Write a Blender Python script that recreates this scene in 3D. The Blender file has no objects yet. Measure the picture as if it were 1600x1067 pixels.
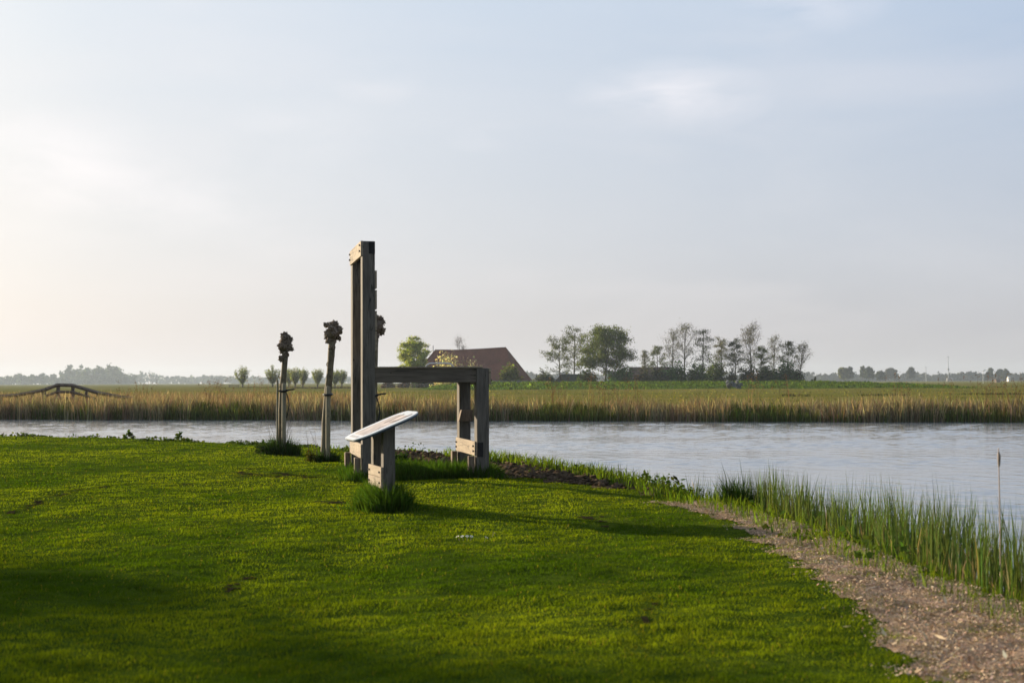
import bpy, bmesh, math, random
import numpy as np
from mathutils import Vector, Matrix

R = math.radians
scn = bpy.context.scene
COL = scn.collection
F_PX, HOR, CAM_H = 2222.0, 596.5, 1.6
ROLL = R(-0.22)                              # horizon a touch lower on the left
PITCH = math.atan((HOR - 533.5) / F_PX)
SUN_AZ, SUN_EL = R(-52.0), R(13.5)          # azimuth from +Y, clockwise positive
WATER_Z = -0.40

# ------------------------------------------------------------------ helpers
def ray(u, v):
    a, b = (u - 800) / F_PX, (533.5 - v) / F_PX
    x, y = a * math.cos(ROLL) - b * math.sin(ROLL), a * math.sin(ROLL) + b * math.cos(ROLL)
    return (x, math.cos(PITCH) - y * math.sin(PITCH), math.sin(PITCH) + y * math.cos(PITCH))

def at(u, v, Y):
    d = ray(u, v); s = Y / d[1]
    return Vector((d[0] * s, Y, CAM_H + d[2] * s))

def gp(u, v, z=0.0):
    d = ray(u, v); s = (z - CAM_H) / d[2]
    return (d[0] * s, d[1] * s)

def tag(o, label=None, cat=None, group=None, kind=None):
    if label: o['label'] = label
    if cat: o['category'] = cat
    if group: o['group'] = group
    if kind: o['kind'] = kind
    return o

def empty(name, loc=(0, 0, 0), rz=0.0):
    o = bpy.data.objects.new(name, None); COL.objects.link(o)
    o.empty_display_size = 0.2
    o.location = loc; o.rotation_euler = (0, 0, rz)
    return o

def link(name, me, mat, parent=None):
    o = bpy.data.objects.new(name, me); COL.objects.link(o)
    if mat is not None and not me.materials: me.materials.append(mat)
    if parent is not None: o.parent = parent
    return o

def copy_tree(o, parent=None):
    c = o.copy(); COL.objects.link(c)
    if parent is not None: c.parent = parent
    for ch in [k for k in bpy.data.objects if k.parent == o]:
        copy_tree(ch, c)
    return c

def np_mesh(name, V, Fc, col=None, smooth=False):
    V = np.asarray(V, dtype=np.float32); Fc = np.asarray(Fc, dtype=np.int32)
    me = bpy.data.meshes.new(name)
    me.vertices.add(len(V)); me.vertices.foreach_set('co', V.ravel())
    n, k = Fc.shape
    me.loops.add(n * k); me.loops.foreach_set('vertex_index', Fc.ravel())
    me.polygons.add(n)
    me.polygons.foreach_set('loop_start', np.arange(0, n * k, k, dtype=np.int32))
    me.polygons.foreach_set('loop_total', np.full(n, k, dtype=np.int32))
    if col is not None:
        a = me.attributes.new('tint', 'FLOAT_COLOR', 'POINT')
        c4 = np.ones((len(V), 4), dtype=np.float32); c4[:, :3] = col
        a.data.foreach_set('color', c4.ravel())
    me.update(calc_edges=True)
    if smooth: me.polygons.foreach_set('use_smooth', np.ones(n, dtype=bool))
    return me

class Tubes:
    """collects tapered tubes as one quad mesh"""
    def __init__(self, k=5): self.V, self.F, self.k, self.n = [], [], k, 0
    def add(self, pts, rad, k=None):
        k = self.k
        P = np.asarray(pts, dtype=float); m = len(P)
        T = np.gradient(P, axis=0); T /= np.linalg.norm(T, axis=1)[:, None] + 1e-9
        ref = np.array([0.3, 0.9, 0.1]) if abs(T[0][2]) > 0.7 else np.array([0, 0, 1.0])
        A = np.cross(T, ref); A /= np.linalg.norm(A, axis=1)[:, None] + 1e-9
        B = np.cross(T, A)
        ang = np.arange(k) * 2 * np.pi / k
        rad = np.broadcast_to(np.asarray(rad, dtype=float), (m,))
        ring = P[:, None, :] + rad[:, None, None] * (np.cos(ang)[None, :, None] * A[:, None, :] + np.sin(ang)[None, :, None] * B[:, None, :])
        self.V.append(ring.reshape(-1, 3))
        i = np.arange(m - 1)[:, None] * k; j = np.arange(k)[None, :]; j2 = (j + 1) % k
        self.F.append(np.stack([i + j, i + j2, i + k + j2, i + k + j], -1).reshape(-1, 4) + self.n)
        self.n += m * k
        # end cap
        if k == 4: self.F.append(np.array([[self.n - 4, self.n - 3, self.n - 2, self.n - 1]]))
        else:
            c = P[-1] + T[-1] * rad[-1] * 0.3
            self.V.append(c[None]); b = self.n - k
            self.F.append(np.stack([b + np.arange(k), b + (np.arange(k) + 1) % k, np.full(k, self.n), np.full(k, self.n)], -1)[:, :4])
            self.n += 1
    def mesh(self, name, smooth=True):
        Fc = np.concatenate(self.F)
        V = np.concatenate(self.V)
        me = bpy.data.meshes.new(name)
        me.from_pydata(V.tolist(), [], [([*dict.fromkeys(f)]) for f in Fc.tolist()])
        if smooth: me.polygons.foreach_set('use_smooth', np.ones(len(me.polygons), dtype=bool))
        return me

def box_bm(bm, lo, hi, bevel=0.0, jit=0.0, rng=None):
    m = bmesh.ops.create_cube(bm, size=1.0)
    vs = m['verts']
    for v in vs:
        v.co = Vector([lo[i] + (v.co[i] + 0.5) * (hi[i] - lo[i]) for i in range(3)])
        if jit: v.co += Vector((rng.uniform(-jit, jit), rng.uniform(-jit, jit), rng.uniform(-jit, jit)))
    if bevel:
        es = list({e for v in vs for e in v.link_edges})
        bmesh.ops.bevel(bm, geom=es, offset=bevel, segments=2, affect='EDGES', profile=0.6)

def bm_obj(name, bm, mat, parent=None, smooth=False):
    me = bpy.data.meshes.new(name); bm.to_mesh(me); bm.free()
    if smooth: me.polygons.foreach_set('use_smooth', np.ones(len(me.polygons), dtype=bool))
    return link(name, me, mat, parent)

def box(name, lo, hi, mat, parent=None, bevel=0.008, loc=None, rot=None):
    bm = bmesh.new(); box_bm(bm, lo, hi, bevel)
    o = bm_obj(name, bm, mat, parent)
    if loc is not None: o.location = loc
    if rot is not None: o.rotation_euler = rot
    return o

def blades(P, h, w, lean, col, rng, bend=0.35, tipcol=None, rootcol=None):
    """bent five vertex grass blades, as triangles"""
    n = len(P); a = rng.uniform(0, 2 * np.pi, n)
    side = np.stack([np.cos(a), np.sin(a), np.zeros(n)], 1)
    h = np.broadcast_to(h, (n,)); w = np.broadcast_to(w, (n,))
    up = np.stack([np.zeros(n), np.zeros(n), np.ones(n)], 1)
    mid = P + up * (0.55 * h)[:, None] + lean * (bend * h)[:, None]
    tl = np.linalg.norm(lean, axis=1)
    tip = P + up * (h * np.clip(1 - 0.35 * tl, .3, 1))[:, None] + lean * h[:, None]
    V = np.stack([P - side * (w / 2)[:, None], P + side * (w / 2)[:, None],
                  mid - side * (w * .42)[:, None], mid + side * (w * .42)[:, None], tip], 1).reshape(-1, 3)
    b = (np.arange(n) * 5)[:, None]
    T = np.concatenate([b + np.array([[0, 1, 2]]), b + np.array([[1, 3, 2]]), b + np.array([[2, 3, 4]])], 1).reshape(-1, 3)
    C = np.repeat(col[:, None, :], 5, 1)
    if tipcol is not None: C[:, 4] = tipcol
    if rootcol is not None: C[:, 0:2] = rootcol[:, None, :] if rootcol.ndim == 2 else rootcol
    return V, T, C.reshape(-1, 3)

def leafquads(P, size, rng, col, flat=0.0, asp=0.6):
    n = len(P)
    N = rng.normal(size=(n, 3)); N[:, 2] += flat * 2
    N /= np.linalg.norm(N, axis=1)[:, None]
    A = np.cross(N, rng.normal(size=(n, 3))); A /= np.linalg.norm(A, axis=1)[:, None] + 1e-9
    B = np.cross(N, A)
    s = np.broadcast_to(size, (n,))[:, None] * rng.uniform(.6, 1.3, (n, 1))
    V = np.stack([P - A * s * .5, P - B * s * .5 * asp, P + A * s * .5, P + B * s * .5 * asp], 1).reshape(-1, 3)
    Fc = np.arange(n * 4).reshape(n, 4)
    return V, Fc, np.repeat(col[:, None, :], 4, 1).reshape(-1, 3)

def vary(rng, n, base, dv=0.25, dh=0.12):
    b = np.array(base)[None, :] * np.exp(rng.normal(0, dv, (n, 1))) * np.exp(rng.normal(0, dh, (n, 3)))
    return np.clip(b, 0.003, 0.9)

def sines(x, y, seed, wl, n=7):
    r = np.random.default_rng(seed); s = 0
    for i in range(n):
        a = r.uniform(0, 2 * np.pi); k = 2 * np.pi / (wl * r.uniform(.6, 1.6)); p = r.uniform(0, 6.28)
        s = s + np.sin(k * (x * np.cos(a) + y * np.sin(a)) + p)
    return s / math.sqrt(n)

def inpoly(x, y, poly):
    c = np.zeros(np.shape(x), dtype=bool); n = len(poly)
    for i in range(n):
        x1, y1 = poly[i]; x2, y2 = poly[(i + 1) % n]
        if y1 == y2: continue
        c ^= ((y1 > y) != (y2 > y)) & (x < (x2 - x1) * (y - y1) / (y2 - y1) + x1)
    return c

def polydist(x, y, line, closed=False):
    d = np.full(np.shape(x), 1e9); n = len(line)
    for i in range(n if closed else n - 1):
        x1, y1 = line[i]; x2, y2 = line[(i + 1) % n]
        dx, dy = x2 - x1, y2 - y1
        t = np.clip(((x - x1) * dx + (y - y1) * dy) / (dx * dx + dy * dy), 0, 1)
        d = np.minimum(d, np.hypot(x - x1 - t * dx, y - y1 - t * dy))
    return d

# ------------------------------------------------------------------ layout of the ground
def smooth_line(pts, it=2):
    for _ in range(it):
        q = [pts[0]]
        for a, b in zip(pts[:-1], pts[1:]):
            q += [(a[0] * .75 + b[0] * .25, a[1] * .75 + b[1] * .25), (a[0] * .25 + b[0] * .75, a[1] * .25 + b[1] * .75)]
        pts = q + [pts[-1]]
    return pts

SHORE_IN = [gp(0, 680), gp(200, 684), gp(400, 692), gp(600, 702), gp(770, 713), gp(900, 729), gp(1000, 746), gp(1090, 766),
            gp(1180, 787), gp(1250, 806), gp(1400, 853), gp(1600, 918)]
SHORE = smooth_line([(-400, 68), (-60, 58), (-31, 50)] + SHORE_IN + [(4.25, 8), (4.4, 4), (4.6, -6), (5, -220)])
LAND = SHORE + [(-400, -220)]
PATH = smooth_line([gp(1020, 784), gp(1140, 813), gp(1215, 862), gp(1300, 918), gp(1380, 985), gp(1445, 1067), (1.95, 4), (1.6, -6)]) + \
    smooth_line([(4.0, -6), (3.95, 4), (3.8, 8)] + [gp(1600, 946), gp(1530, 925), gp(1440, 898), gp(1395, 862), gp(1330, 832), gp(1270, 815), gp(1190, 797), gp(1090, 781)])
MUD = [gp(*p) for p in [(560, 702), (640, 708), (720, 716), (800, 724), (880, 737), (960, 749), (1040, 757), (1075, 764), (1010, 769), (930, 760), (860, 752), (800, 746), (740, 735), (690, 727), (630, 719), (570, 711)]]

def shore_d(x, y):
    d = polydist(x, y, SHORE)
    return np.where(inpoly(x, y, LAND), d, -d)

def lawn_z(x, y, d=None):
    if d is None: d = shore_d(x, y)
    bump = 0.022 * sines(x, y, 3, 5.0) + 0.012 * sines(x, y, 4, 1.7) + 0.008 * sines(x, y, 5, 0.5)
    fade = np.clip(d / 0.8, 0, 1)
    slope = np.where(d < 0.35, -0.95 * np.clip((0.35 - d) / 1.6, 0, 1) ** 0.8, 0)
    return bump * fade + slope

def path_d(x, y):
    d = polydist(x, y, PATH, True)
    return np.where(inpoly(x, y, PATH), d, -d)

def mud_d(x, y):
    d = polydist(x, y, MUD, True)
    return np.where(inpoly(x, y, MUD), d, -d)

def Z(x, y):
    return float(lawn_z(np.array([x]), np.array([y]))[0])

# ------------------------------------------------------------------ materials
class NT:
    def __init__(self, name):
        self.m = bpy.data.materials.new(name); self.m.use_nodes = True
        self.t = self.m.node_tree; self.t.nodes.clear()
        self.out = self.n('ShaderNodeOutputMaterial')
    def n(self, typ, **kw):
        nd = self.t.nodes.new(typ)
        for k, v in kw.items():
            if k in nd.inputs: nd.inputs[k].default_value = v
            else: setattr(nd, k, v)
        return nd
    def l(self, a, b): self.t.links.new(a, b)

def ramp(nt, fac, stops):
    r = nt.n('ShaderNodeValToRGB'); e = r.color_ramp.elements
    while len(e) < len(stops): e.new(0.5)
    for el, (p, c) in zip(e, stops):
        el.position = p; el.color = (*c, 1) if len(c) == 3 else c
    nt.l(fac, r.inputs[0]); return r.outputs[0]

def noise(nt, vec, scale, detail=4, rough=0.55, dist=0.0):
    n = nt.n('ShaderNodeTexNoise', Scale=scale, Detail=detail, Roughness=rough, Distortion=dist)
    if vec is not None: nt.l(vec, n.inputs['Vector'])
    return n.outputs['Fac']

def mapping(nt, scale=(1, 1, 1), coord='Object', rot=(0, 0, 0)):
    tc = nt.n('ShaderNodeTexCoord'); mp = nt.n('ShaderNodeMapping')
    mp.inputs['Scale'].default_value = scale; mp.inputs['Rotation'].default_value = rot
    nt.l(tc.outputs[coord], mp.inputs[0]); return mp.outputs[0]

def mixc(nt, fac, a, b, blend='MIX'):
    m = nt.n('ShaderNodeMix', data_type='RGBA', blend_type=blend)
    for sock, val in ((m.inputs[0], fac), (m.inputs[6], a), (m.inputs[7], b)):
        if isinstance(val, (int, float)): sock.default_value = val
        elif isinstance(val, tuple): sock.default_value = (*val, 1) if len(val) == 3 else val
        else: nt.l(val, sock)
    return m.outputs[2]

def surf(nt, col, rough=0.85, bump=None, bstr=0.5, bdist=0.01, spec=0.3):
    p = nt.n('ShaderNodeBsdfPrincipled', Roughness=rough)
    p.inputs['Specular IOR Level'].default_value = spec
    if isinstance(col, tuple): p.inputs['Base Color'].default_value = (*col, 1)
    else: nt.l(col, p.inputs['Base Color'])
    if bump is not None:
        b = nt.n('ShaderNodeBump', Strength=bstr, Distance=bdist)
        nt.l(bump, b.inputs['Height']); nt.l(b.outputs[0], p.inputs['Normal'])
    nt.l(p.outputs[0], nt.out.inputs[0]); return nt.m

def m_leaf(name, trans=0.4, gloss=0.0, scale=0.0, tcol=(1.15, 1.1, 0.6)):
    nt = NT(name)
    at_ = nt.n('ShaderNodeAttribute', attribute_name='tint')
    c = at_.outputs['Color']
    d = nt.n('ShaderNodeBsdfDiffuse'); t = nt.n('ShaderNodeBsdfTranslucent')
    nt.l(c, d.inputs[0]); nt.l(mixc(nt, 1.0, c, tcol, 'MULTIPLY'), t.inputs[0])
    mx = nt.n('ShaderNodeMixShader'); mx.inputs[0].default_value = trans
    nt.l(d.outputs[0], mx.inputs[1]); nt.l(t.outputs[0], mx.inputs[2])
    o = mx.outputs[0]
    if gloss:
        g = nt.n('ShaderNodeBsdfGlossy', Roughness=0.45); g.inputs[0].default_value = (0.9, 0.95, 0.8, 1)
        m2 = nt.n('ShaderNodeMixShader'); m2.inputs[0].default_value = gloss
        nt.l(o, m2.inputs[1]); nt.l(g.outputs[0], m2.inputs[2]); o = m2.outputs[0]
    nt.l(o, nt.out.inputs[0]); return nt.m

def m_wood(name, c1, c2, c3, grain=(14, 14, 1.2), rough=0.8):
    nt = NT(name)
    v = mapping(nt, grain)
    oi = nt.n('ShaderNodeObjectInfo')
    add = nt.n('ShaderNodeVectorMath', operation='ADD'); nt.l(v, add.inputs[0])
    mul = nt.n('ShaderNodeVectorMath', operation='SCALE'); mul.inputs[0].default_value = (37, 17, 5); nt.l(oi.outputs['Random'], mul.inputs['Scale'])
    nt.l(mul.outputs[0], add.inputs[1]); v = add.outputs[0]
    f = noise(nt, v, 1.6, 8, 0.62, 0.6)
    big = noise(nt, mapping(nt, (1.2, 1.2, .7)), 1.5, 3)
    c = ramp(nt, f, [(0.22, c3), (0.42, c1), (0.72, c2)])
    c = mixc(nt, 0.5, c, ramp(nt, big, [(0.3, (.55, .55, .56)), (0.7, (1.0, 1.0, 1.0))]), 'MULTIPLY')
    crack = noise(nt, v, 4.0, 3, 0.5, 0.3)
    c = mixc(nt, ramp(nt, crack, [(0.27, (1, 1, 1)), (0.33, (0, 0, 0))]), c, c3)
    shake = noise(nt, v, .55, 4, 0.5, 0.8); gate = noise(nt, mapping(nt, (1, 1, 1)), 1.1, 2)
    sm = mixc(nt, 1.0, ramp(nt, shake, [(.478, (0, 0, 0)), (.495, (1, 1, 1)), (.512, (0, 0, 0))]), ramp(nt, gate, [(.45, (0, 0, 0)), (.52, (1, 1, 1))]), 'MULTIPLY')
    c = mixc(nt, sm, c, tuple(q * .35 for q in c3))
    vk = nt.n('ShaderNodeTexVoronoi', Scale=2.6); nt.l(mapping(nt, (1, 1, .55)), vk.inputs['Vector'])
    c = mixc(nt, ramp(nt, vk.outputs['Distance'], [(.05, (.8, .8, .8)), (.11, (0, 0, 0))]), c, c3)
    return surf(nt, c, rough, f, 0.6, 0.006)

def m_plain(name, col, rough=0.6, var=0.25, scale=6, metallic=0.0, spec=0.4):
    nt = NT(name)
    f = noise(nt, mapping(nt), scale, 5)
    lo = tuple(x * (1 - var) for x in col); hi = tuple(min(1, x * (1 + var)) for x in col)
    m = surf(nt, ramp(nt, f, [(0.3, lo), (0.7, hi)]), rough, f, 0.3, 0.01, spec)
    for n in nt.t.nodes:
        if n.type == 'BSDF_PRINCIPLED': n.inputs['Metallic'].default_value = metallic
    return m

# lawn soil beneath the blades
nt = NT('lawn_ground')
big = noise(nt, mapping(nt), 0.35, 5, 0.6); mid = noise(nt, mapping(nt), 3.5, 6, 0.65); fine = noise(nt, mapping(nt), 45, 3, 0.6)
c = ramp(nt, mid, [(0.25, (.020, .030, .006)), (0.5, (.050, .075, .008)), (0.75, (.080, .105, .012))])
c = mixc(nt, 0.55, c, ramp(nt, big, [(0.3, (.55, .75, .7)), (0.7, (1.15, 1.1, .9))]), 'MULTIPLY')
M_LAWN = surf(nt, c, 0.95, fine, 0.8, 0.03, 0.0)
nt = NT('bank_soil')
f = noise(nt, mapping(nt), 9, 8, 0.65)
M_SOIL = surf(nt, ramp(nt, f, [(0.3, (.04, .028, .018)), (0.6, (.11, .078, .05)), (0.75, (.155, .115, .078))]), 0.95, f, 1.0, 0.05, 0.0)
nt = NT('path_chippings')
f = noise(nt, mapping(nt), 40, 6, 0.7); g = noise(nt, mapping(nt), 1.6, 5, 0.6)
c = ramp(nt, f, [(0.25, (.16, .110, .075)), (0.5, (.40, .275, .185)), (0.75, (.58, .43, .30))])
c = mixc(nt, ramp(nt, g, [(0.42, (0, 0, 0)), (0.68, (.75, .75, .75))]), c, (.085, .085, .022))
g2 = noise(nt, mapping(nt, (2.2, .7, 1)), 1.4, 5, 0.65)
c = mixc(nt, ramp(nt, g2, [(0.48, (0, 0, 0)), (0.62, (.7, .7, .7))]), c, (.15, .105, .065))
M_PATH = surf(nt, c, 0.95, f, 0.9, 0.03, 0.0)
nt = NT('pasture')
big = noise(nt, mapping(nt, (.02, .06, 1)), 1, 6, 0.6); mid = noise(nt, mapping(nt, (.25, .5, 1)), 1, 6, 0.65)
c = ramp(nt, big, [(0.3, (.100, .108, .026)), (0.5, (.150, .138, .036)), (0.7, (.185, .145, .058))])
c = mixc(nt, 0.8, c, ramp(nt, mid, [(0.3, (.55, .62, .5)), (0.65, (1.1, 1.1, 1.0))]), 'MULTIPLY')
M_PASTURE = surf(nt, c, 0.95, mid, 0.6, 0.3, 0.0)
nt = NT('dike_turf')
mid = noise(nt, mapping(nt, (.5, .5, .5)), 1, 6, 0.65)
M_DIKE = surf(nt, ramp(nt, mid, [(0.3, (.035, .055, .012)), (0.6, (.075, .11, .020)), (0.8, (.11, .14, .03))]), 0.95, mid, 0.8, 0.3, 0.0)
# water
nt = NT('canal_water')
v1 = mapping(nt, (.9, 1.6, 1), rot=(0, 0, .12)); v2 = mapping(nt, (4.0, 7.0, 1), rot=(0, 0, -.1)); v3 = mapping(nt, (.035, .11, 1), rot=(0, 0, .1))
h1 = noise(nt, v1, 1, 4, .6, .6); h2 = noise(nt, v2, 1, 3, .55, .4); wind = noise(nt, v3, 1, 3, .5, .3)
wf = ramp(nt, wind, [(.36, (.35, .35, .35)), (.62, (1, 1, 1))])
ma = nt.n('ShaderNodeMath', operation='MULTIPLY_ADD'); nt.l(h2, ma.inputs[0]); ma.inputs[1].default_value = .28; nt.l(h1, ma.inputs[2])
mm = nt.n('ShaderNodeMath', operation='MULTIPLY'); nt.l(ma.outputs[0], mm.inputs[0]); nt.l(wf, mm.inputs[1])
M_WATER = surf(nt, (.155, .175, .195), .11, mm.outputs[0], 1.0, .012, .5)
for n_ in nt.t.nodes:
    if n_.type == 'BSDF_PRINCIPLED': n_.inputs['IOR'].default_value = 2.1

M_GRASS = m_leaf('grass_blades', .52, 0, 0, (1.25, 1.3, .5))
M_REED = m_leaf('reed_leaves', .40, 0)
M_LEAF = m_leaf('tree_leaves', .52, .0)
M_WEED = m_leaf('weed_leaves', .40, 0)
M_CHIP = m_leaf('wood_chips', .0, .02)
M_WOOD = m_wood('weathered_timber', (.125, .108, .090), (.215, .188, .152), (.032, .028, .025))
M_WOODH = m_wood('weathered_timber_crosswise_sunlit', (.31, .245, .172), (.41, .335, .24), (.10, .08, .06), (1.4, 1.4, 16))  # paler copy of the timber; the boards' sunlit look is put into the colour
M_WOODX = m_wood('weathered_timber_lengthwise', (.13, .105, .08), (.20, .16, .12), (.035, .03, .026), (1.2, 14, 14))
M_ENDG = m_plain('dark_end_grain', (.018, .016, .016), .9, .4, 14)
M_STUBW = m_wood('ground_anchor_timber', (.17, .12, .08), (.26, .19, .13), (.05, .04, .03))
M_IRON = m_plain('rusty_bolt_iron', (.03, .022, .018), .6, .4, 30)
M_STEEL = m_plain('pale_steel_tube', (.55, .56, .55), .35, .1, 20, .6)
M_BARK = m_wood('willow_bark', (.15, .125, .075), (.24, .20, .125), (.055, .045, .03), (16, 16, 5))
M_KNOB = m_plain('willow_knuckle_bark', (.165, .125, .088), .95, .6, 26)
M_STAKE = m_wood('tree_stake_timber', (.25, .22, .145), (.36, .32, .21), (.10, .085, .06), (18, 18, 1.5))
M_RUBBER = m_plain('black_rubber', (.012, .012, .012), .6, .2, 20)
M_TWIG = m_plain('tree_limbs', (.055, .045, .035), .95, .35, 2)
M_RAILW = m_wood('old_fence_timber', (.15, .112, .08), (.22, .17, .125), (.04, .033, .028), (3, 3, 3))
# ------------------------------------------------------------------ world, sun, camera
w = bpy.data.worlds.new('World'); scn.world = w; w.use_nodes = True
nt_ = w.node_tree; nt_.nodes.clear()
class WT(NT):
    def __init__(self): self.t = nt_; self.out = self.n('ShaderNodeOutputWorld')
W = WT()
sky = W.n('ShaderNodeTexSky', sky_type='NISHITA')
sky.sun_disc = False; sky.sun_elevation = SUN_EL; sky.sun_rotation = SUN_AZ
sky.altitude = 0; sky.air_density = 1.0; sky.dust_density = 3.0; sky.ozone_density = 1.0
tc = W.n('ShaderNodeTexCoord')
def wnoise(scale, sc, rot, detail, rough, dist, loc=(0, 0, 0)):
    mp = W.n('ShaderNodeMapping'); mp.inputs['Scale'].default_value = sc; mp.inputs['Rotation'].default_value = rot; mp.inputs['Location'].default_value = loc
    W.l(tc.outputs['Generated'], mp.inputs[0])
    return noise(W, mp.outputs[0], scale, detail, rough, dist)
sv = W.n('ShaderNodeVectorMath', operation='DOT_PRODUCT'); W.l(tc.outputs['Generated'], sv.inputs[0]); sv.inputs[1].default_value = (math.sin(SUN_AZ), math.cos(SUN_AZ), 0.1)
dotv = W.n('ShaderNodeMapRange'); W.l(sv.outputs['Value'], dotv.inputs[0]); dotv.inputs[1].default_value = -1.0; dotv.inputs[2].default_value = 1.0
sp = W.n('ShaderNodeSeparateXYZ'); W.l(tc.outputs['Generated'], sp.inputs[0])
def hdr(c): return tuple(x / 10 for x in c)
upper = ramp(W, dotv.outputs[0], [(0.0, hdr((.9, 1.3, 2.1))), (.62, hdr((2.85, 3.95, 5.65))), (.90, hdr((4.8, 5.5, 6.3))), (1.0, hdr((7.2, 7.2, 6.9)))])
lower = ramp(W, dotv.outputs[0], [(0.0, hdr((1.9, 2.0, 2.3))), (.62, hdr((3.95, 3.82, 3.95))), (.80, hdr((4.85, 4.6, 4.65))), (.93, hdr((6.0, 5.65, 5.6))), (1.0, hdr((8.2, 7.4, 6.6)))])
zf = ramp(W, sp.outputs['Z'], [(0.0, (0, 0, 0)), (.10, (.42, .42, .42)), (.32, (1, 1, 1))])
grad = mixc(W, zf, lower, upper)
scl = W.n('ShaderNodeVectorMath', operation='SCALE'); W.l(grad, scl.inputs[0]); scl.inputs['Scale'].default_value = 10.5
veil = wnoise(1.0, (2.2, 2.2, 9.0), (0, .12, 0), 5, .55, .5)
wisp = wnoise(1.0, (4.2, 4.2, 17.0), (0, .1, 0), 5, .5, .3, (1.3, .4, 2.2))
c = mixc(W, .84, sky.outputs[0], scl.outputs[0])
c = mixc(W, ramp(W, veil, [(.35, (0, 0, 0)), (.72, (.22, .22, .22))]), c, (6.6, 6.4, 6.4))
c = mixc(W, ramp(W, wisp, [(.52, (0, 0, 0)), (.80, (.14, .14, .14))]), c, (8.0, 7.2, 7.0))
puff = wnoise(1.0, (9.0, 9.0, 26.0), (0, .1, 0), 6, .55, .4, (.7, 2.1, .3))     # small soft evening clouds
puffr = ramp(W, puff, [(.40, (0, 0, 0)), (.72, (1, 1, 1))])
for (cu, cv, wide, amt) in ((1050, 152, 34, .52), (755, 215, 14, .30), (590, 135, 16, .25), (90, 280, 60, .42), (1270, 8, 26, .35), (420, 330, 55, .16), (470, 205, 30, .16)):
    dv_ = Vector(ray(cu, cv)).normalized()
    sub = W.n('ShaderNodeVectorMath', operation='SUBTRACT'); W.l(tc.outputs['Generated'], sub.inputs[0]); sub.inputs[1].default_value = dv_
    sq = W.n('ShaderNodeVectorMath', operation='MULTIPLY'); W.l(sub.outputs[0], sq.inputs[0]); sq.inputs[1].default_value = (1000 / 2.2 / wide, 1000 / 2.2 / wide, 2600 / 2.2 / wide)
    ln = W.n('ShaderNodeVectorMath', operation='LENGTH'); W.l(sq.outputs[0], ln.inputs[0])
    fall = ramp(W, ln.outputs['Value'], [(0.0, (amt,) * 3), (1.0, (0, 0, 0))])
    c = mixc(W, mixc(W, 1.0, fall, puffr, 'MULTIPLY'), c, (9.2, 8.5, 8.4))
bg = W.n('ShaderNodeBackground'); bg.inputs[1].default_value = 0.075
W.l(c, bg.inputs[0]); W.l(bg.outputs[0], W.out.inputs[0])

sl = bpy.data.lights.new('sun', 'SUN'); sl.energy = 5.0; sl.angle = R(0.6); sl.color = (1.0, .83, .60)
so = bpy.data.objects.new('sun', sl); COL.objects.link(so)
sdir = Vector((math.sin(SUN_AZ) * math.cos(SUN_EL), math.cos(SUN_AZ) * math.cos(SUN_EL), math.sin(SUN_EL)))
so.rotation_euler = (-sdir).to_track_quat('-Z', 'Y').to_euler()
so.location = (-40, 30, 30)

cd = bpy.data.cameras.new('camera'); co = bpy.data.objects.new('camera', cd); COL.objects.link(co)
cd.sensor_width = 36; cd.lens = 36 * F_PX / 1600; cd.clip_start = 0.1; cd.clip_end = 6000
co.location = (0, 0, CAM_H); co.rotation_euler = (Matrix.Rotation(math.pi / 2 + PITCH, 3, 'X') @ Matrix.Rotation(ROLL, 3, 'Z')).to_euler()
cd.dof.use_dof = True; cd.dof.focus_distance = 34.0; cd.dof.aperture_fstop = 2.8
scn.camera = co
scn.view_settings.view_transform = 'Standard'; scn.view_settings.look = 'None'
scn.view_settings.exposure = 0.9; scn.view_settings.gamma = 1.0
scn.cycles.use_denoising = True
scn.cycles.max_bounces = 8; scn.cycles.transparent_max_bounces = 8; scn.cycles.volume_bounces = 1

# ------------------------------------------------------------------ ground, water
def axis(lo, hi, segs):
    out = [lo]
    for end, step in segs:
        n = max(1, int(round((end - out[-1]) / step)))
        out += list(np.linspace(out[-1], end, n + 1)[1:])
    return np.array(out)

def grid_mesh(name, xs, ys, zf, keep=None):
    X, Y = np.meshgrid(xs, ys); zz = zf(X, Y)
    V = np.stack([X, Y, zz], -1).reshape(-1, 3)
    nx, ny = len(xs), len(ys)
    i = np.arange(ny - 1)[:, None] * nx + np.arange(nx - 1)[None, :]
    Fc = np.stack([i, i + 1, i + nx + 1, i + nx], -1)
    if keep is not None:
        xc = (xs[:-1] + xs[1:]) / 2; yc = (ys[:-1] + ys[1:]) / 2
        XC, YC = np.meshgrid(xc, yc); Fc = Fc[keep(XC, YC)]
        Fc = Fc.reshape(-1, 4); used = np.unique(Fc); mp = np.zeros(len(V), int); mp[used] = np.arange(len(used))
        V = V[used]; Fc = mp[Fc]
    return np_mesh(name, V, Fc.reshape(-1, 4), smooth=True)

xs = axis(-400, 0, [(-60, 20), (-26, 1.0), (-17, .4), (6.5, .16)]); ys = axis(-220, 0, [(-10, 15), (4, .5), (44, .17), (52, .4), (70, 1.0)])
lawn = link('ground', grid_mesh('ground', xs, ys, lawn_z, lambda x, y: shore_d(x, y) > -2.4), M_LAWN)
tag(lawn, 'mown green lawn sloping to the canal', 'lawn', kind='structure')
px = axis(.5, 0, [(4.6, .05)]); py = axis(-6, 0, [(3, .3), (24, .05)])
path = link('path', grid_mesh('path', px, py, lambda x, y: lawn_z(x, y) + .008,
            lambda x, y: (path_d(x, y) + .09 * sines(x, y, 11, .7) + .04 * sines(x, y, 12, .25) > .02) & (shore_d(x, y) > .1)), M_PATH)
tag(path, 'pinkish chipping path curving along the reeds', 'path', kind='structure')
mx_ = axis(-8, 0, [(4, .07)]); my_ = axis(19, 0, [(36, .09)])
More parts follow.
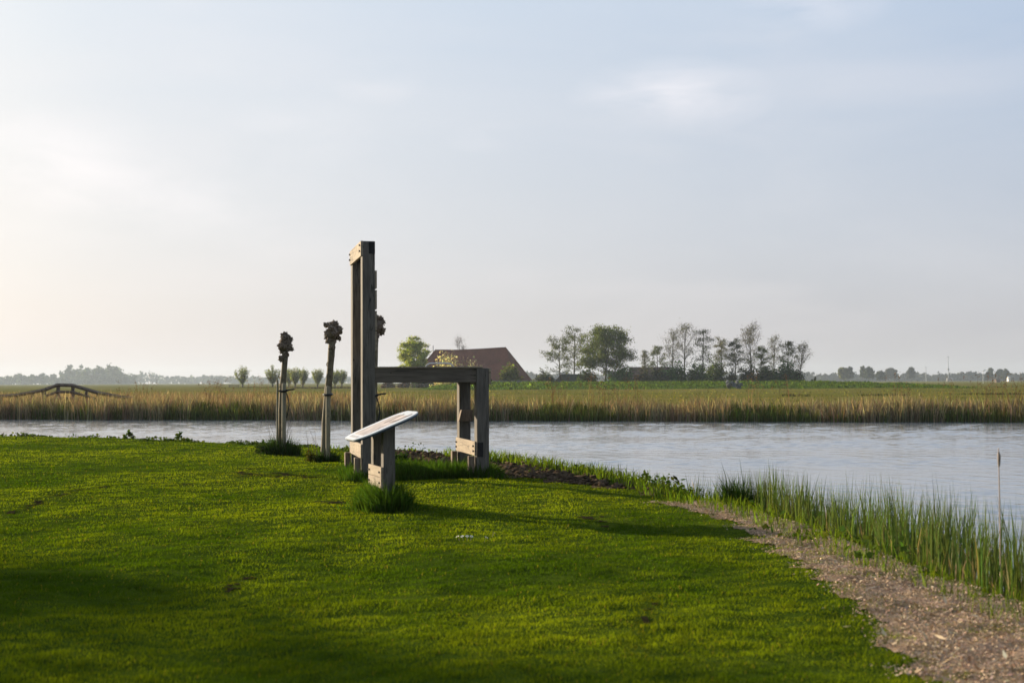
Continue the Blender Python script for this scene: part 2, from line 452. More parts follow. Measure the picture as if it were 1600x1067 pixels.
mud = link('bank_soil', grid_mesh('bank_soil', mx_, my_, lambda x, y: lawn_z(x, y) + .01 + .035 * np.clip(sines(x, y, 21, .35), -1, 2) * np.clip(mud_d(x, y) * 3, 0, 1),
           lambda x, y: (mud_d(x, y) + .18 * sines(x, y, 22, .9) + .1 * sines(x, y, 23, .3) > .0) & (shore_d(x, y) > .05)), M_SOIL)
tag(mud, 'strip of bare dug soil along the bank', 'soil', kind='structure')

def yfar(x): return 72.9 - 0.25 * np.clip(x, -60, 60) + .35 * np.sin(x * .35) + .2 * np.sin(x * .93 + 1)
def ripple_z(x, y):
    r = np.random.default_rng(77); z = np.zeros_like(x)
    for i in range(46):
        wl = .30 * (4.2 ** r.random()); k = 2 * np.pi / wl; a = R(35) + r.normal(0, .75); sl_ = .0145 * (wl / .8) ** -.1
        ph = r.uniform(0, 6.28)
        z = z + sl_ / k * np.sin(k * (x * np.cos(a) + y * np.sin(a)) + ph + .6 * np.sin(.21 * x + .33 * y + i))
    patch = (.72 + .38 * sines(x * .25, y, 78, 7) + .12 * sines(x, y, 79, 2.5)).clip(.3, 1.3)
    edge = np.clip((y - yfar(x) + 1.2) / -2.0, .15, 1)
    return WATER_Z + z * patch * edge
water = link('water', grid_mesh('water', axis(-600, 0, [(-36, 94), (-30, .5), (30, .095), (36, .5), (600, 94)]), axis(-250, 0, [(6, 64), (82, .115), (110, 4)]), ripple_z), M_WATER)
tag(water, 'rippled canal water reflecting the pale sky', 'water', kind='structure')

def field_z(x, y):
    d = y - yfar(x)
    z = np.where(d < 1.5, -0.9 + 0.9 * np.clip((d + 1) / 2.5, 0, 1), 0)
    far = np.clip((d - 6) / 40, 0, 1)
    z = z + far * (.07 * sines(x, y, 31, 30) + .03 * sines(x, y, 32, 9))
    # green swell on the left
    z = z + .5 * np.exp(-((x + 66) / 20) ** 2 - ((y - 330) / 20) ** 2)
    return z
fx = axis(-2400, 0, [(-300, 100), (-60, 8), (60, 1.2), (300, 8), (2400, 100)])
fy = axis(54, 0, [(92, .6), (120, 2), (260, 4), (460, 12), (3900, 150)])
field = link('field', grid_mesh('field', fx, fy, field_z), M_PASTURE)
tag(field, 'flat olive pasture beyond the canal', 'field', kind='structure')
def dike_z(x, y):
    px_ = np.clip((x + 22) / 14, 0, 1) * np.clip((100 - x) / 30, 0, 1)
    prof = np.clip((y - 288) / 26, 0, 1) * np.clip((372 - y) / 15, 0, 1)
    return -0.25 + (1.50 * px_ ** .6) * prof + .06 * sines(x, y, 41, 6) + .05 * sines(x, y, 42, 2.2)
dike = link('dike', grid_mesh('dike', axis(-24, 0, [(102, 1.0)]), axis(282, 0, [(376, 1.0)]), dike_z), M_DIKE)
tag(dike, 'low grassy dike in front of the farm trees', 'dike', kind='structure')
bed = link('canal_bed', np_mesh('canal_bed', [(-2400, -260, -1.3), (2400, -260, -1.3), (2400, 3900, -1.3), (-2400, 3900, -1.3)], [[0, 1, 2, 3]]), M_SOIL)
tag(bed, 'dark canal bed', 'ground', kind='structure')

# haze
bm = bmesh.new(); box_bm(bm, (-2500, -300, -2.4), (2500, 4000, 45.0))
nt = NT('haze'); pv = nt.n('ShaderNodeVolumePrincipled'); pv.inputs['Color'].default_value = (.64, .75, .88, 1)
pv.inputs['Density'].default_value = .00014; pv.inputs['Anisotropy'].default_value = .25
nt.l(pv.outputs[0], nt.out.inputs['Volume'])
haze = bm_obj('haze', bm, nt.m); tag(haze, 'thin evening haze over the fields', 'haze', kind='stuff')

# ------------------------------------------------------------------ lawn blades
rng = np.random.default_rng(1)
def lawn_tint(x, y, rng):
    n = len(x)
    a = sines(x, y, 51, 3.2); b = sines(x, y, 52, .9); c = sines(x, y, 53, 9.0)
    t = np.clip((.5 + .30 * a + .22 * b + .26 * c), 0, 1)[:, None]
    col = (1 - t) * np.array([.044, .080, .004]) + t * np.array([.154, .188, .009])
    col = col * np.exp(rng.normal(0, .16, (n, 1)))
    dry = (rng.random(n) < .02); col[dry] = np.array([.20, .16, .03])
    tuft = np.clip(sines(x, y, 54, .55) * .6 + sines(x, y, 55, .23) * .5 - 1.15, 0, 1)
    col *= (1 - .45 * np.minimum(tuft * 2, 1))[:, None]
    return np.clip(col, .003, .9), tuft
WEAR = [([gp(20, 800), gp(70, 783), gp(120, 769), gp(170, 760), gp(230, 756), gp(300, 757)], .13, .8), ([gp(30, 840), gp(110, 806), gp(200, 790), gp(330, 783), gp(440, 779)], .10, .45),
        ([gp(370, 740), gp(400, 745), gp(430, 741), gp(470, 748), gp(492, 746)], .38, 1.0), ([gp(388, 732), gp(420, 734)], .3, .8), ([gp(508, 785), gp(536, 788)], .22, 1.0), ([gp(920, 806), gp(945, 818)], .16, .9),
        ([gp(1022, 925), gp(1008, 975), gp(985, 1000), gp(1000, 1030)], .07, .62), ([gp(980, 780), gp(880, 760), gp(800, 750)], .25, .4), ([gp(355, 918), gp(378, 903), gp(395, 897)], .08, .9), ([gp(125, 732), gp(165, 736), gp(240, 735)], .25, .6)]
def wear(x, y):
    o = np.zeros_like(x)
    for ln, wd_, st_ in WEAR:
        o = np.maximum(o, st_ * np.exp(-(polydist(x, y, ln) / wd_) ** 2))
    return o * np.clip(.75 + .5 * sines(x, y, 59, .4), .1, 1.2)
N = 640000
yy = np.exp(rng.uniform(np.log(5.5), np.log(50), N)); xx = yy * rng.uniform(-.44, .44, N)
d = shore_d(xx, yy); pd = path_d(xx, yy) + .12 * sines(xx, yy, 11, .7); md = mud_d(xx, yy)
ok = (d > .25) & ((pd < rng.exponential(.13, N) * (.4 + .9 * np.clip(sines(xx, yy, 15, .5), -.4, 1.5)) - .02) | ((sines(xx, yy, 13, 1.1) + .5 * sines(xx, yy, 14, .35) + .5 * (yy > 13) + 1.7 * np.clip(1.7 - d, 0, 1) > .70) & (rng.random(N) < .75))) & ((md < .05) | (rng.random(N) < .4))
M_TURFSOIL = m_plain('dark_turf_soil', (.030, .026, .012), .98, .5, 18, 0, 0)
bare = link('bare_soil', grid_mesh('bare_soil', axis(-12, 0, [(4.5, .045)]), axis(7.5, 0, [(29, .06)]), lambda x, y: lawn_z(x, y) + .007,
            lambda x, y: (wear(x, y) + .22 * sines(x, y, 97, .22) + .20 * sines(x, y, 98, .10) > .80) & (path_d(x, y) < -.3)), M_TURFSOIL)
tag(bare, 'small worn bare patches in the lawn', 'soil', kind='structure')
wr = wear(xx, yy); ok &= rng.random(N) > .74 * np.minimum(wr * 1.1, 1)
ok &= ~((pd > -.5) & (pd < 0) & (rng.random(N) < .55 + 1.1 * pd))
xx, yy, d, wr = xx[ok], yy[ok], d[ok], wr[ok]; n = len(xx)
col, tuft = lawn_tint(xx, yy, rng); col *= (1 - .60 * wr)[:, None] * (1 + .11 * np.sin(d * 2 * np.pi / 1.15 + .4 * sines(xx, yy, 60, 4)) * np.clip(1.6 - d / 7, 0, 1))[:, None]; col[:, 0] *= 1 + .3 * wr
h = rng.uniform(.014, .034, n) * (1 + 1.5 * tuft) * (1 + .22 * sines(xx, yy, 56, 1.3) + .20 * sines(xx, yy, 57, .22) + .18 * sines(xx, yy, 58, .42)).clip(.35, 2.6) * (1 - .4 * wr)
wd = np.maximum(.0035, .00050 * yy)
lean = rng.normal(0, .38, (n, 3)); lean[:, 2] = 0; lean[:, 0] += .15
P = np.stack([xx, yy, lawn_z(xx, yy, d) - .004], 1)
V, T, C = blades(P, h, wd, lean, col, rng)
go = link('lawn_grass', np_mesh('lawn_grass', V, T, C), M_GRASS)
tag(go, 'short mown grass blades covering the lawn', 'grass', kind='stuff')

# path chippings and rough path weeds
N = 170000
yy = 5.5 + 17 * rng.random(N) ** 1.7; xx = rng.uniform(.8, 4.4, N)
pdd = path_d(xx, yy) + .1 * sines(xx, yy, 11, .7); ok = (pdd + rng.exponential(.035, N) > .0) & (shore_d(xx, yy) > .15); xx, yy = xx[ok], yy[ok]; n = len(xx)
P = np.stack([xx, yy, lawn_z(xx, yy) + rng.uniform(.010, .028, n)], 1)
V, Fq, C = leafquads(P, rng.uniform(.012, .032, n), rng, vary(rng, n, (.44, .31, .21), .24, .06), flat=1.1, asp=.35)
P2 = np.stack([xx[:700], yy[:700], lawn_z(xx[:700], yy[:700]) + rng.uniform(.014, .035, len(xx[:700]))], 1)
V2, F2, C2 = leafquads(P2, rng.uniform(.05, .12, len(P2)), rng, vary(rng, len(P2), (.42, .32, .21), .25, .06), flat=1.5, asp=.16)
Fq = np.concatenate([Fq, F2 + len(V)]); V = np.concatenate([V, V2]); C = np.concatenate([C, C2])
tag(link('path_chips', np_mesh('path_chips', V, Fq, C), M_CHIP), 'loose pinkish chips lying on the path', 'chippings', kind='stuff')

# soil clods on the dug strip
def clods():
    bm0 = bmesh.new(); bmesh.ops.create_icosphere(bm0, subdivisions=1, radius=1.0)
    base = np.array([v.co[:] for v in bm0.verts]); fb = np.array([[v.index for v in f.verts] for f in bm0.faces]); bm0.free()
    n0 = 16000
    x = rng.uniform(-8, 4, n0); y = rng.uniform(19, 36, n0)
    k = (mud_d(x, y) > -.05) & (shore_d(x, y) > .1); x, y = x[k], y[k]; m = len(x)
    s = rng.gamma(2.2, .011, m).clip(.008, .065)
    Vv = base[None] * (1 + .35 * rng.normal(size=(m, len(base), 1))) * s[:, None, None] * np.array([1.25, 1.1, .65])
    Vv = Vv + np.stack([x, y, lawn_z(x, y) + .02 + s * .35], 1)[:, None, :]
    Fv = fb[None] + (np.arange(m) * len(base))[:, None, None]
    return np_mesh('soil_clods', Vv.reshape(-1, 3), Fv.reshape(-1, 3))
tag(link('soil_clods', clods(), M_SOIL), 'dark crumbly clods on the dug bank strip', 'soil', kind='stuff')

# weeds and rough grass along the bank
def bank_weeds():
    n0 = 220000
    y = rng.uniform(8, 50, n0); x = rng.uniform(-20, 4.6, n0)
    d = shore_d(x, y)
    k = (d > -.25) & (d < .55 + .45 * sines(x, y, 61, 2.2)) & (y > 12) ; x, y, d = x[k], y[k], d[k]
    dens = np.clip(.6 + .5 * sines(x, y, 62, 1.6), .2, 1) * np.clip((y - 12) / 8, .25, 1) * np.where(x > -.8, .5, 1)
    k = rng.random(len(x)) < dens; x, y, d = x[k], y[k], d[k]
    return x, y, d
x, y, d = bank_weeds(); n = len(x)
hh = (.10 + .10 * np.clip(sines(x, y, 63, 1.2), -.6, 2.0)).clip(.05, .34) * np.where(x < -3, .62, 1)
px_ = np.repeat(x, 3) + rng.normal(0, .05, 3 * n); py_ = np.repeat(y, 3) + rng.normal(0, .05, 3 * n)
pz_ = np.repeat(lawn_z(x, y, d), 3) + np.repeat(hh, 3) * rng.uniform(.1, 1, 3 * n)
V, Fq, C = leafquads(np.stack([px_, py_, pz_], 1), rng.uniform(.04, .10, 3 * n), rng, vary(rng, 3 * n, (.055, .085, .016), .35, .12), flat=.5, asp=.7)
tag(link('bank_weeds', np_mesh('bank_weeds', V, Fq, C), M_WEED), 'low leafy weeds along the near canal bank', 'weeds', kind='stuff')
# rough bank grass: bright tall blades, strongest by the bend
n0 = 70000
y = rng.uniform(9, 36, n0); x = rng.uniform(-5, 4.6, n0); d = shore_d(x, y)
sp = np.exp(-((x - 2.1) / .9) ** 2 - ((y - 22.8) / 2.0) ** 2) + .45 * np.exp(-((x + .1) / 1.0) ** 2 - ((y - 28) / 2.5) ** 2) + np.where(y < 20, .55, np.where(x > -1.5, .6, .16))
k = (d > -.15) & (d < .9) & (rng.random(n0) < sp * 1.2); x, y, d, sp = x[k], y[k], d[k], sp[k]; n = len(x)
h = rng.uniform(.07, .20, n) * (.7 + .9 * sp.clip(0, 1)); lean = rng.normal(0, .35, (n, 3)); lean[:, 2] = 0
V, T, C = blades(np.stack([x, y, lawn_z(x, y, d)], 1), h, .00055 * y, lean, vary(rng, n, (.095, .135, .015), .3, .1), rng)
tag(link('bank_grass', np_mesh('bank_grass', V, T, C), M_GRASS), 'rough bright grass on the bank by the path bend', 'grass', kind='stuff')

# ------------------------------------------------------------------ near reeds in the canal margin
def near_reeds():
    Vs, Ts, Cs, off = [], [], [], 0
    n0 = 90000
    y = rng.uniform(8.5, 22.5, n0); x = rng.uniform(1.9, 6.6, n0); d = shore_d(x, y)
    sp = (.62 + .38 * sines(x, y, 71, .9) + .25 * sines(x, y, 72, .35)).clip(0.06, 1)
    band = np.where(y < 19.5, np.clip(1.0 - (-d - .1) / (1.0), 0, 1), np.clip(1 - (-d) / .5, 0, 1) * .4)
    k = (d < .12) & (d > -1.3) & (rng.random(n0) < sp * band * .78) & (y < 21.2)
    x, y, d = x[k], y[k], d[k]; n = len(x)
    base = np.maximum(lawn_z(x, y, d), WATER_Z - .1)
    hgt = (.72 + .12 * sines(x, y, 73, 1.4)) * rng.uniform(.55, 1.15, n) * np.clip(1.12 - (y - 11) * .028, .6, 1.2) + .30 * np.clip(-d / .6, 0, 1)
    dead = rng.random(n) < .20
    lean = rng.normal(0, .08, (n, 3)); lean[:, 2] = 0; lean[dead] *= 2.0
    hgt[dead] *= rng.uniform(.35, .8, dead.sum())
    col = vary(rng, n, (.088, .128, .036), .34, .12); col[dead] = vary(rng, int(dead.sum()), (.33, .25, .155), .3, .08)
    V, T, C = blades(np.stack([x, y, base], 1), hgt, rng.uniform(.007, .015, n), lean, col, rng, .2)
    return np_mesh('reeds', V, T, C)
tag(link('reeds', near_reeds(), M_REED), 'green upright reeds with dead straw stems beside the path', 'reeds', kind='stuff')

# far bank reed belt
def far_reeds():
    r = np.random.default_rng(8)
    n = 46000
    x = r.uniform(-42, 42, n); dd = r.random(n) ** 1.25 * 4.6 - .25; y = yfar(x) + dd
    t = sines(x, y * .4, 81, 5.0) * .6 + sines(x, y, 82, 1.4) * .5
    base = field_z(x, y).clip(WATER_Z - .05)
    green = (sines(x, y * .2, 83, 7) * .7 + sines(x, y * .2, 87, 1.5) * .5 + r.normal(0, .5, n) - dd * .5) > -.15
    h = (1.0 + np.where(x < -14, .22, np.where(x < 0, .10, 0)) + .20 * t) * r.uniform(.45, 1.25, n) * (1.08 - .13 * dd.clip(0))
    h = np.where(green, h * .66, h)
    col = vary(r, n, (.238, .196, .125), .42, .10)
    red = sines(x, y, 84, 4) > .85; col[red] = vary(r, int(red.sum()), (.20, .14, .092), .3, .08)
    col[green] = vary(r, int(green.sum()), (.078, .094, .026), .4, .14)
    root = col * .65; root[:, 1] *= 1.05
    lean = r.normal(0, .20, (n, 3)); lean[:, 2] = 0
    V, T, C = blades(np.stack([x, y, base], 1), h, r.uniform(.02, .045, n), lean, col, r, .3)
    Vs, Ts, Cs = [V], [T], [C]
    m = 30000      # thinner stand running back into the field on the left
    x = r.uniform(-62, -8, m); dd2 = 3 + 60 * r.random(m) ** 1.4; k = r.random(m) < np.clip((-8 - x) / 9, 0, 1) * (.6 + .5 * sines(x, dd2, 88, 5)).clip(.1, 1); x, dd2 = x[k], dd2[k]; m = len(x)
    y = yfar(x) + dd2; h = r.uniform(.4, 1.1, m); lean = r.normal(0, .2, (m, 3)); lean[:, 2] = 0
    V, T, C = blades(np.stack([x, y, field_z(x, y)], 1), h, r.uniform(.025, .05, m), lean, vary(r, m, (.22, .165, .105), .4, .1), r, .3)
    Vs.append(V); Ts.append(T); Cs.append(C)
    # taller plumed stems
    m = 1700
    x = r.uniform(-42, 42, m); k = (sines(x, x * 0, 85, 6) + sines(x, x * 0, 86, 1.8) * .5 + .8 * np.exp(-((x + 16) / 5) ** 2) + .9 * np.exp(-((x - 20) / 3) ** 2)) > .45; x = x[k]; m = len(x)
    y = yfar(x) + r.uniform(.3, 3.5, m); base = field_z(x, y).clip(WATER_Z)
    h = r.uniform(1.25, 2.1, m); lean = r.normal(0, .16, (m, 3)); lean[:, 2] = 0
    col = vary(r, m, (.15, .10, .062), .3, .08)
    V, T, C = blades(np.stack([x, y, base], 1), h, r.uniform(.022, .032, m), lean, col, r, .3)
    Vs.append(V); Ts.append(T); Cs.append(C)
    tips = V.reshape(m, 5, 3)[:, 4]
    PP = np.repeat(tips, 9, 0) + r.normal(0, 1, (9 * m, 3)) * np.array([.05, .05, .11]) - np.array([0, 0, .10])
    V, Fq, C = leafquads(PP, .085, r, vary(r, 9 * m, (.12, .08, .055), .3, .08), asp=.45)
    T = np.concatenate([Fq[:, [0, 1, 2]], Fq[:, [0, 2, 3]]])
    Vs.append(V); Ts.append(T); Cs.append(C)
    off = 0; To = []
    for V, T in zip(Vs, Ts): To.append(T + off); off += len(V)
    return np_mesh('reed_belt', np.concatenate(Vs), np.concatenate(To), np.concatenate(Cs))
tag(link('reed_belt', far_reeds(), M_REED), 'straw and rust coloured reed belt along the far bank', 'reeds', kind='stuff')

# rank tussocks in the pasture and on the dike, dark ditch edge on the left
def tussocks():
    r = np.random.default_rng(9)
    Vs, Ts, Cs, off = [], [], [], 0
    def put(x, y, z, h, w_, c, dv=.35):
        nonlocal off
        n = len(x); lean = r.normal(0, .35, (n, 3)); lean[:, 2] = 0
        V, T, C = blades(np.stack([x, y, z], 1), h, w_, lean, vary(r, n, c, dv, .1), r)
        Vs.append(V); Ts.append(T + off); Cs.append(C); off += len(V)
    n = 26000
    y = 80 + 180 * r.random(n) ** 1.4; x = y * r.uniform(-.42, .42, n); k = (sines(x * .5, y, 91, 7) + r.normal(0, .4, n) > .15) & (y > yfar(x) + 3); x, y = x[k], y[k]
    put(x, y, field_z(x, y), r.uniform(.06, .20, len(x)), .0007 * y, (.125, .115, .035))
    n = 24000
    x = r.uniform(-18, 100, n); y = r.uniform(284, 335, n)
    z = dike_z(x, y); k = z > field_z(x, y) - .02; x, y, z = x[k], y[k], z[k]
    put(x, y, z, r.uniform(.1, .45, len(x)) * (1 + .5 * sines(x, y, 92, 4)).clip(.3, 2), .28, (.06, .092, .018))
    n = 5000
    x = r.uniform(-82, -42, n); y = 374 + r.normal(0, 2.0, n)
    put(x, y, field_z(x, y), r.uniform(.25, .65, n), .25, (.06, .05, .035))
    n = 2600
    y = np.where(r.random(n) < .5, 320, 150) + r.normal(0, 1.4, n); x = y * r.uniform(.19, .42, n); k = sines(x, y * 0, 93, 14) > .1; x, y = x[k], y[k]
    put(x, y, field_z(x, y), r.uniform(.1, .35, len(x)), .16, (.055, .055, .03))
    return np_mesh('pasture_tussocks', np.concatenate(Vs), np.concatenate(Ts), np.concatenate(Cs))
tag(link('pasture_tussocks', tussocks(), M_GRASS), 'rough grass tussocks across the far pasture and dike', 'grass', kind='stuff')

# ------------------------------------------------------------------ giant timber chair
TH = R(11.7); CH_L, CH_W, S = 1.81, 1.68, .20
cx, cy = gp(575, 750)
cz = Z(cx, cy)
chair = empty('giant_chair', (cx, cy, 0), TH)
chair.scale = (1.048,) * 3
tag(chair, 'giant weathered timber chair standing on the lawn by the canal', 'giant chair')
def post(name, x, y, top, mat=M_WOOD):
    o = box(name, (-S / 2, -S / 2, -.25), (S / 2, S / 2, top), mat, chair, .017)
    o.location = (x, y, 0); o.rotation_euler = (0, 0, R(2.5)); return o
TOP, SEAT = 3.735, 1.745
def bolts(parent, pts, axis_, r=.017, ln=.03, name='bolt'):
    """hexagonal bolt heads; pts in the coordinates of parent's parent"""
    for p in pts:
        bm = bmesh.new()
        bmesh.ops.create_cone(bm, cap_ends=True, segments=6, radius1=r, radius2=r * .85, depth=ln)
        rot = Matrix.Rotation(R(90), 4, 'Y') if axis_ == 'x' else Matrix.Rotation(R(90), 4, 'X')
        bmesh.ops.transform(bm, matrix=rot, verts=bm.verts)
        o = bm_obj(name, bm, M_IRON, parent)
        o.location = Vector(p) - Vector(parent.location)
bp = [post('back_post', 0, 0, TOP), post('back_post', 0, CH_W, TOP)]
fp = [post('front_leg', CH_L, 0, SEAT + .003), post('front_leg', CH_L, CH_W, SEAT + .003)]
# rails let into the post tops: a pale outer board and a dark inner one
tr = box('top_rail', (-S / 2 - .022, -S / 2 - .002, TOP - .235), (-S / 2 + .02, CH_W + S / 2 + .002, TOP + .003), M_WOODH, chair)
bolts(tr, [(-S / 2 - .03, 0, TOP - .06), (-S / 2 - .03, 0, TOP - .15), (-S / 2 - .03, CH_W, TOP - .06), (-S / 2 - .03, CH_W, TOP - .15)], 'x')
box('inner_rail', (0.004, -S / 2 - .004, TOP - .20), (S / 2 + .004, CH_W + S / 2 + .004, TOP - .004), M_ENDG, chair)
# backrest boards on the seat side of the posts
zb = 2.02
for hgt in (.30, .30, .30, .28):
    box('backrest_board', (S / 2 + .001, -S / 2 + .01, zb), (S / 2 + .034, CH_W + S / 2 - .01, zb + hgt), M_WOODH, chair, .006); zb += hgt + .025
# seat frame: two side beams and a front rail, thin dark seat boards on top
for yy_ in (0, CH_W):
    b = box('seat_beam', (S / 2 + .001, yy_ - S / 2 + .012, SEAT - .225), (CH_L - S / 2 - .001, yy_ + S / 2 - .012, SEAT), M_WOODX, chair)
    bolts(b, [(.35, yy_ - S / 2 + .008, SEAT - .07)], 'y', .014, .02)
fr = box('front_rail', (CH_L + S / 2 + .001, -S / 2 - .004, SEAT - .26), (CH_L + S / 2 + .035, CH_W + S / 2 + .004, SEAT + .002), M_WOODH, chair)
bolts(fr, [(CH_L + S / 2 + .045, 0, SEAT - .19)], 'x', .02, .04)
for k in range(8):
    x0 = S / 2 + .004 + k * .2145
    box('seat_board', (x0, -S / 2 - .012, SEAT + .004), (x0 + .208, CH_W + S / 2 + .012, SEAT + .026), M_WOODH, chair, .004)
# lower cross beams, let into the posts with dark end grain showing, and short ground anchors
lb = box('lower_rail', (-S / 2 - .024, -S / 2 + .004, .345), (-S / 2 + .02, CH_W + S / 2 - .004, .565), M_WOODH, chair)
fb_ = box('lower_rail', (CH_L - S / 2 - .026, -.055, .36), (CH_L - S / 2 + .012, CH_W + S / 2 - .02, .585), M_WOODH, chair)
bolts(fb_, [(CH_L - S / 2 - .034, .03, .43), (CH_L - S / 2 - .034, .03, .51), (CH_L - S / 2 - .034, CH_W, .43), (CH_L - S / 2 - .034, CH_W, .51)], 'x')
box('beam_end', (CH_L - S / 2 + .004, -S / 2 - .004, .34), (CH_L + .005, -.02, .57), M_ENDG, chair, .004)
for x0 in (0, CH_L):
    for yy_ in (0, CH_W):
        box('ground_anchor', (x0 - S / 2 - .115, yy_ - .075, -.25), (x0 - S / 2 - .028, yy_ + .075, .355), M_STUBW, chair)
# climbing step wedge on the far front leg
bm = bmesh.new()
pr = [(-.13, -.02), (.11, 0.0), (.11, .20), (-.10, .20), (-.13, .12)]
pr = [(-.125, 0.0), (.105, 0.0), (.115, .19), (-.075, .19)]
va = [bm.verts.new((x, -S / 2 - .13, z)) for x, z in pr]; vb = [bm.verts.new((x, -S / 2 + .001, z)) for x, z in pr]
bm.faces.new(va); bm.faces.new(vb[::-1])
for i in range(4): bm.faces.new((va[i], vb[i], vb[(i + 1) % 4], va[(i + 1) % 4]))
bmesh.ops.recalc_face_normals(bm, faces=bm.faces[:])
st = bm_obj('step_block', bm, M_STUBW, chair); st.location = (CH_L, CH_W, .865)
# steel grab handle on the seat
tb = Tubes(8)
hx0, hx1, hy = 1.02, 1.48, .75
hp = [(hx0, hy, SEAT + .02), (hx0 + .025, hy, SEAT + .06), (hx0 + .06, hy, SEAT + .082), (hx0 + .12, hy, SEAT + .088), (hx1 - .12, hy, SEAT + .088), (hx1 - .06, hy, SEAT + .082), (hx1 - .025, hy, SEAT + .06), (hx1, hy, SEAT + .02)]
tb.add(hp, .014); link('grab_handle', tb.mesh('grab_handle'), M_STEEL, chair)

# ------------------------------------------------------------------ information panel
ix, iy = gp(606.5, 797)
ip = empty('information_panel', (ix, iy, Z(ix, iy)), 0)
ip.scale = (1.045,) * 3
tag(ip, 'tilted white information board on two timber posts with a grass tuft', 'information panel')
hd = Vector((-.287, .958, 0)); sd = Vector((.958, .287, 0))
ANG = math.atan2(.287, .958); ip.rotation_euler = (0, 0, ANG)     # local x along the slope, local y along the row of posts
AL = R(22.5); PZ = 1.00; PS = .62
def panel_z(x): return PZ + (x + .02) * math.tan(AL)
for yy_ in (0, PS):
    bm = bmesh.new(); box_bm(bm, (-.072, yy_ - .072, -.25), (.072, yy_ + .072, 1.0), .006)
    for v in bm.verts:
        if v.co.z > .5: v.co.z = panel_z(v.co.x) - .035 + (v.co.z - 1.0)
    bm_obj('post', bm, M_WOOD, ip)
for k in range(2):
    q = box('cross_board', (-.105, -.085, .265 + k * .128), (-.0735, PS + .085, .388 + k * .128), M_WOODH, ip, .005)
    bolts(q, [(-.112, .0, .325 + k * .128), (-.112, PS, .325 + k * .128)], 'x', .013, .02)
def rounded(L, Wd, r, n=8):
    out = []
    for cx_, cy_, a0 in ((L / 2 - r, Wd / 2 - r, 0), (-L / 2 + r, Wd / 2 - r, 90), (-L / 2 + r, -Wd / 2 + r, 180), (L / 2 - r, -Wd / 2 + r, 270)):
        for i in range(n + 1):
            a = R(a0 + 90 * i / n); out.append((cx_ + r * math.cos(a), cy_ + r * math.sin(a)))
    return out
def slab(name, outline, z0, z1, mat, parent, bev=.004):
    bm = bmesh.new()
    a = [bm.verts.new((x, y, z0)) for x, y in outline]; b = [bm.verts.new((x, y, z1)) for x, y in outline]
    bm.faces.new(a[::-1]); bm.faces.new(b); n = len(a)
    for i in range(n): bm.faces.new((a[i], a[(i + 1) % n], b[(i + 1) % n], b[i]))
    return bm_obj(name, bm, mat, parent)
M_PANEL = m_plain('white_panel_laminate', (.60, .63, .65), .35, .04, 5)
M_UNDER = m_plain('dark_panel_underside', (.03, .045, .06), .6, .2, 8)
M_PRINT = m_plain('beige_print', (.46, .39, .34), .4, .4, 6)
M_PRINT2 = m_plain('brown_print', (.16, .11, .09), .45, .3, 16)
brd = empty('board', (0, 0, 0)); 
brd = slab('board', rounded(.86, 1.00, .27), .006, .020, M_PANEL, ip)
brd.location = (-.02 + .0, PS / 2 - .02, panel_z(-.02) - .01); brd.rotation_euler = (0, -AL, 0)
slab('backing', rounded(.845, .985, .265), -.016, .0055, M_UNDER, brd)
slab('printed_picture', rounded(.60, .68, .10), .0195, .0225, M_PRINT, brd)
slab('printed_figure', [(.12, -.30), (.34, -.32), (.36, -.27), (.15, -.26), (.11, -.10), (.08, -.12)], .0225, .0245, M_PRINT2, brd)
slab('printed_figure', [(.05, .0), (.33, .05), (.33, .09), (.05, .05)], .0225, .0245, M_PRINT2, brd)
slab('printed_caption', rounded(.05, .46, .01), .0195, .0222, m_plain('grey_print', (.40, .38, .37), .4, .2, 30), brd).location = (-.355, .0, 0)

# ------------------------------------------------------------------ grass tufts
def tuft(name, pts, n, rad, hmin, hmax, base_col, label, seed, dark=.5, w_=.011, leanv=.33):
    r = np.random.default_rng(seed)
    k = r.integers(0, len(pts), n); c = np.array(pts)[k]
    rr = rad * np.sqrt(r.random(n)); a = r.uniform(0, 6.28, n)
    out = r.random(n) < .14; rr[out] *= 1.7
    x = c[:, 0] + rr * np.cos(a); y = c[:, 1] + rr * np.sin(a)
    h = r.uniform(hmin, hmax, n) * (1.1 - .55 * np.minimum(rr / rad, 1) ** 2); h[out] *= .5
    tall = r.random(n) < .03; h[tall] *= 1.45; rr = np.minimum(rr, rad)
    lean = np.stack([np.cos(a), np.sin(a), 0 * a], 1) * (leanv * (rr / rad) + .1)[:, None] + r.normal(0, .18, (n, 3)) * np.array([1, 1, 0])
    o0 = np.array([np.mean(x), np.mean(y), 0]); o0[2] = Z(o0[0], o0[1])
    V, T, C = blades(np.stack([x, y, lawn_z(x, y) - .01], 1) - o0, h, w_, lean, vary(r, n, base_col, .3, .1), r, .3)
    o = link(name, np_mesh(name, V, T, C), M_GRASS); o.location = o0
    tag(o, label, 'grass tuft', 'long grass left around posts and trunks'); return o
def cw(x, y):   # chair coordinates to world
    x, y = x * 1.048, y * 1.048
    return (cx + x * math.cos(TH) - y * math.sin(TH), cy + x * math.sin(TH) + y * math.cos(TH))
GREEN, DKGREEN = (.045, .085, .012), (.025, .048, .012)
def iw(x, y): return (ix + x * math.cos(ANG) - y * math.sin(ANG), iy + x * math.sin(ANG) + y * math.cos(ANG))
tuft('grass_tuft', [iw(-.05, -.15), iw(.0, .0), iw(.0, .3), iw(.02, .62), iw(-.12, .1)], 4600, .30, .18, .42, GREEN, 'bushy green grass tuft at the foot of the information board', 201)
tuft('grass_tuft', [cw(-.2, -.1), cw(0, .0), cw(.0, .6), cw(-.1, 1.2), cw(-.05, CH_W)], 2600, .27, .10, .30, GREEN, 'grass tuft around the tall back posts of the chair', 202)
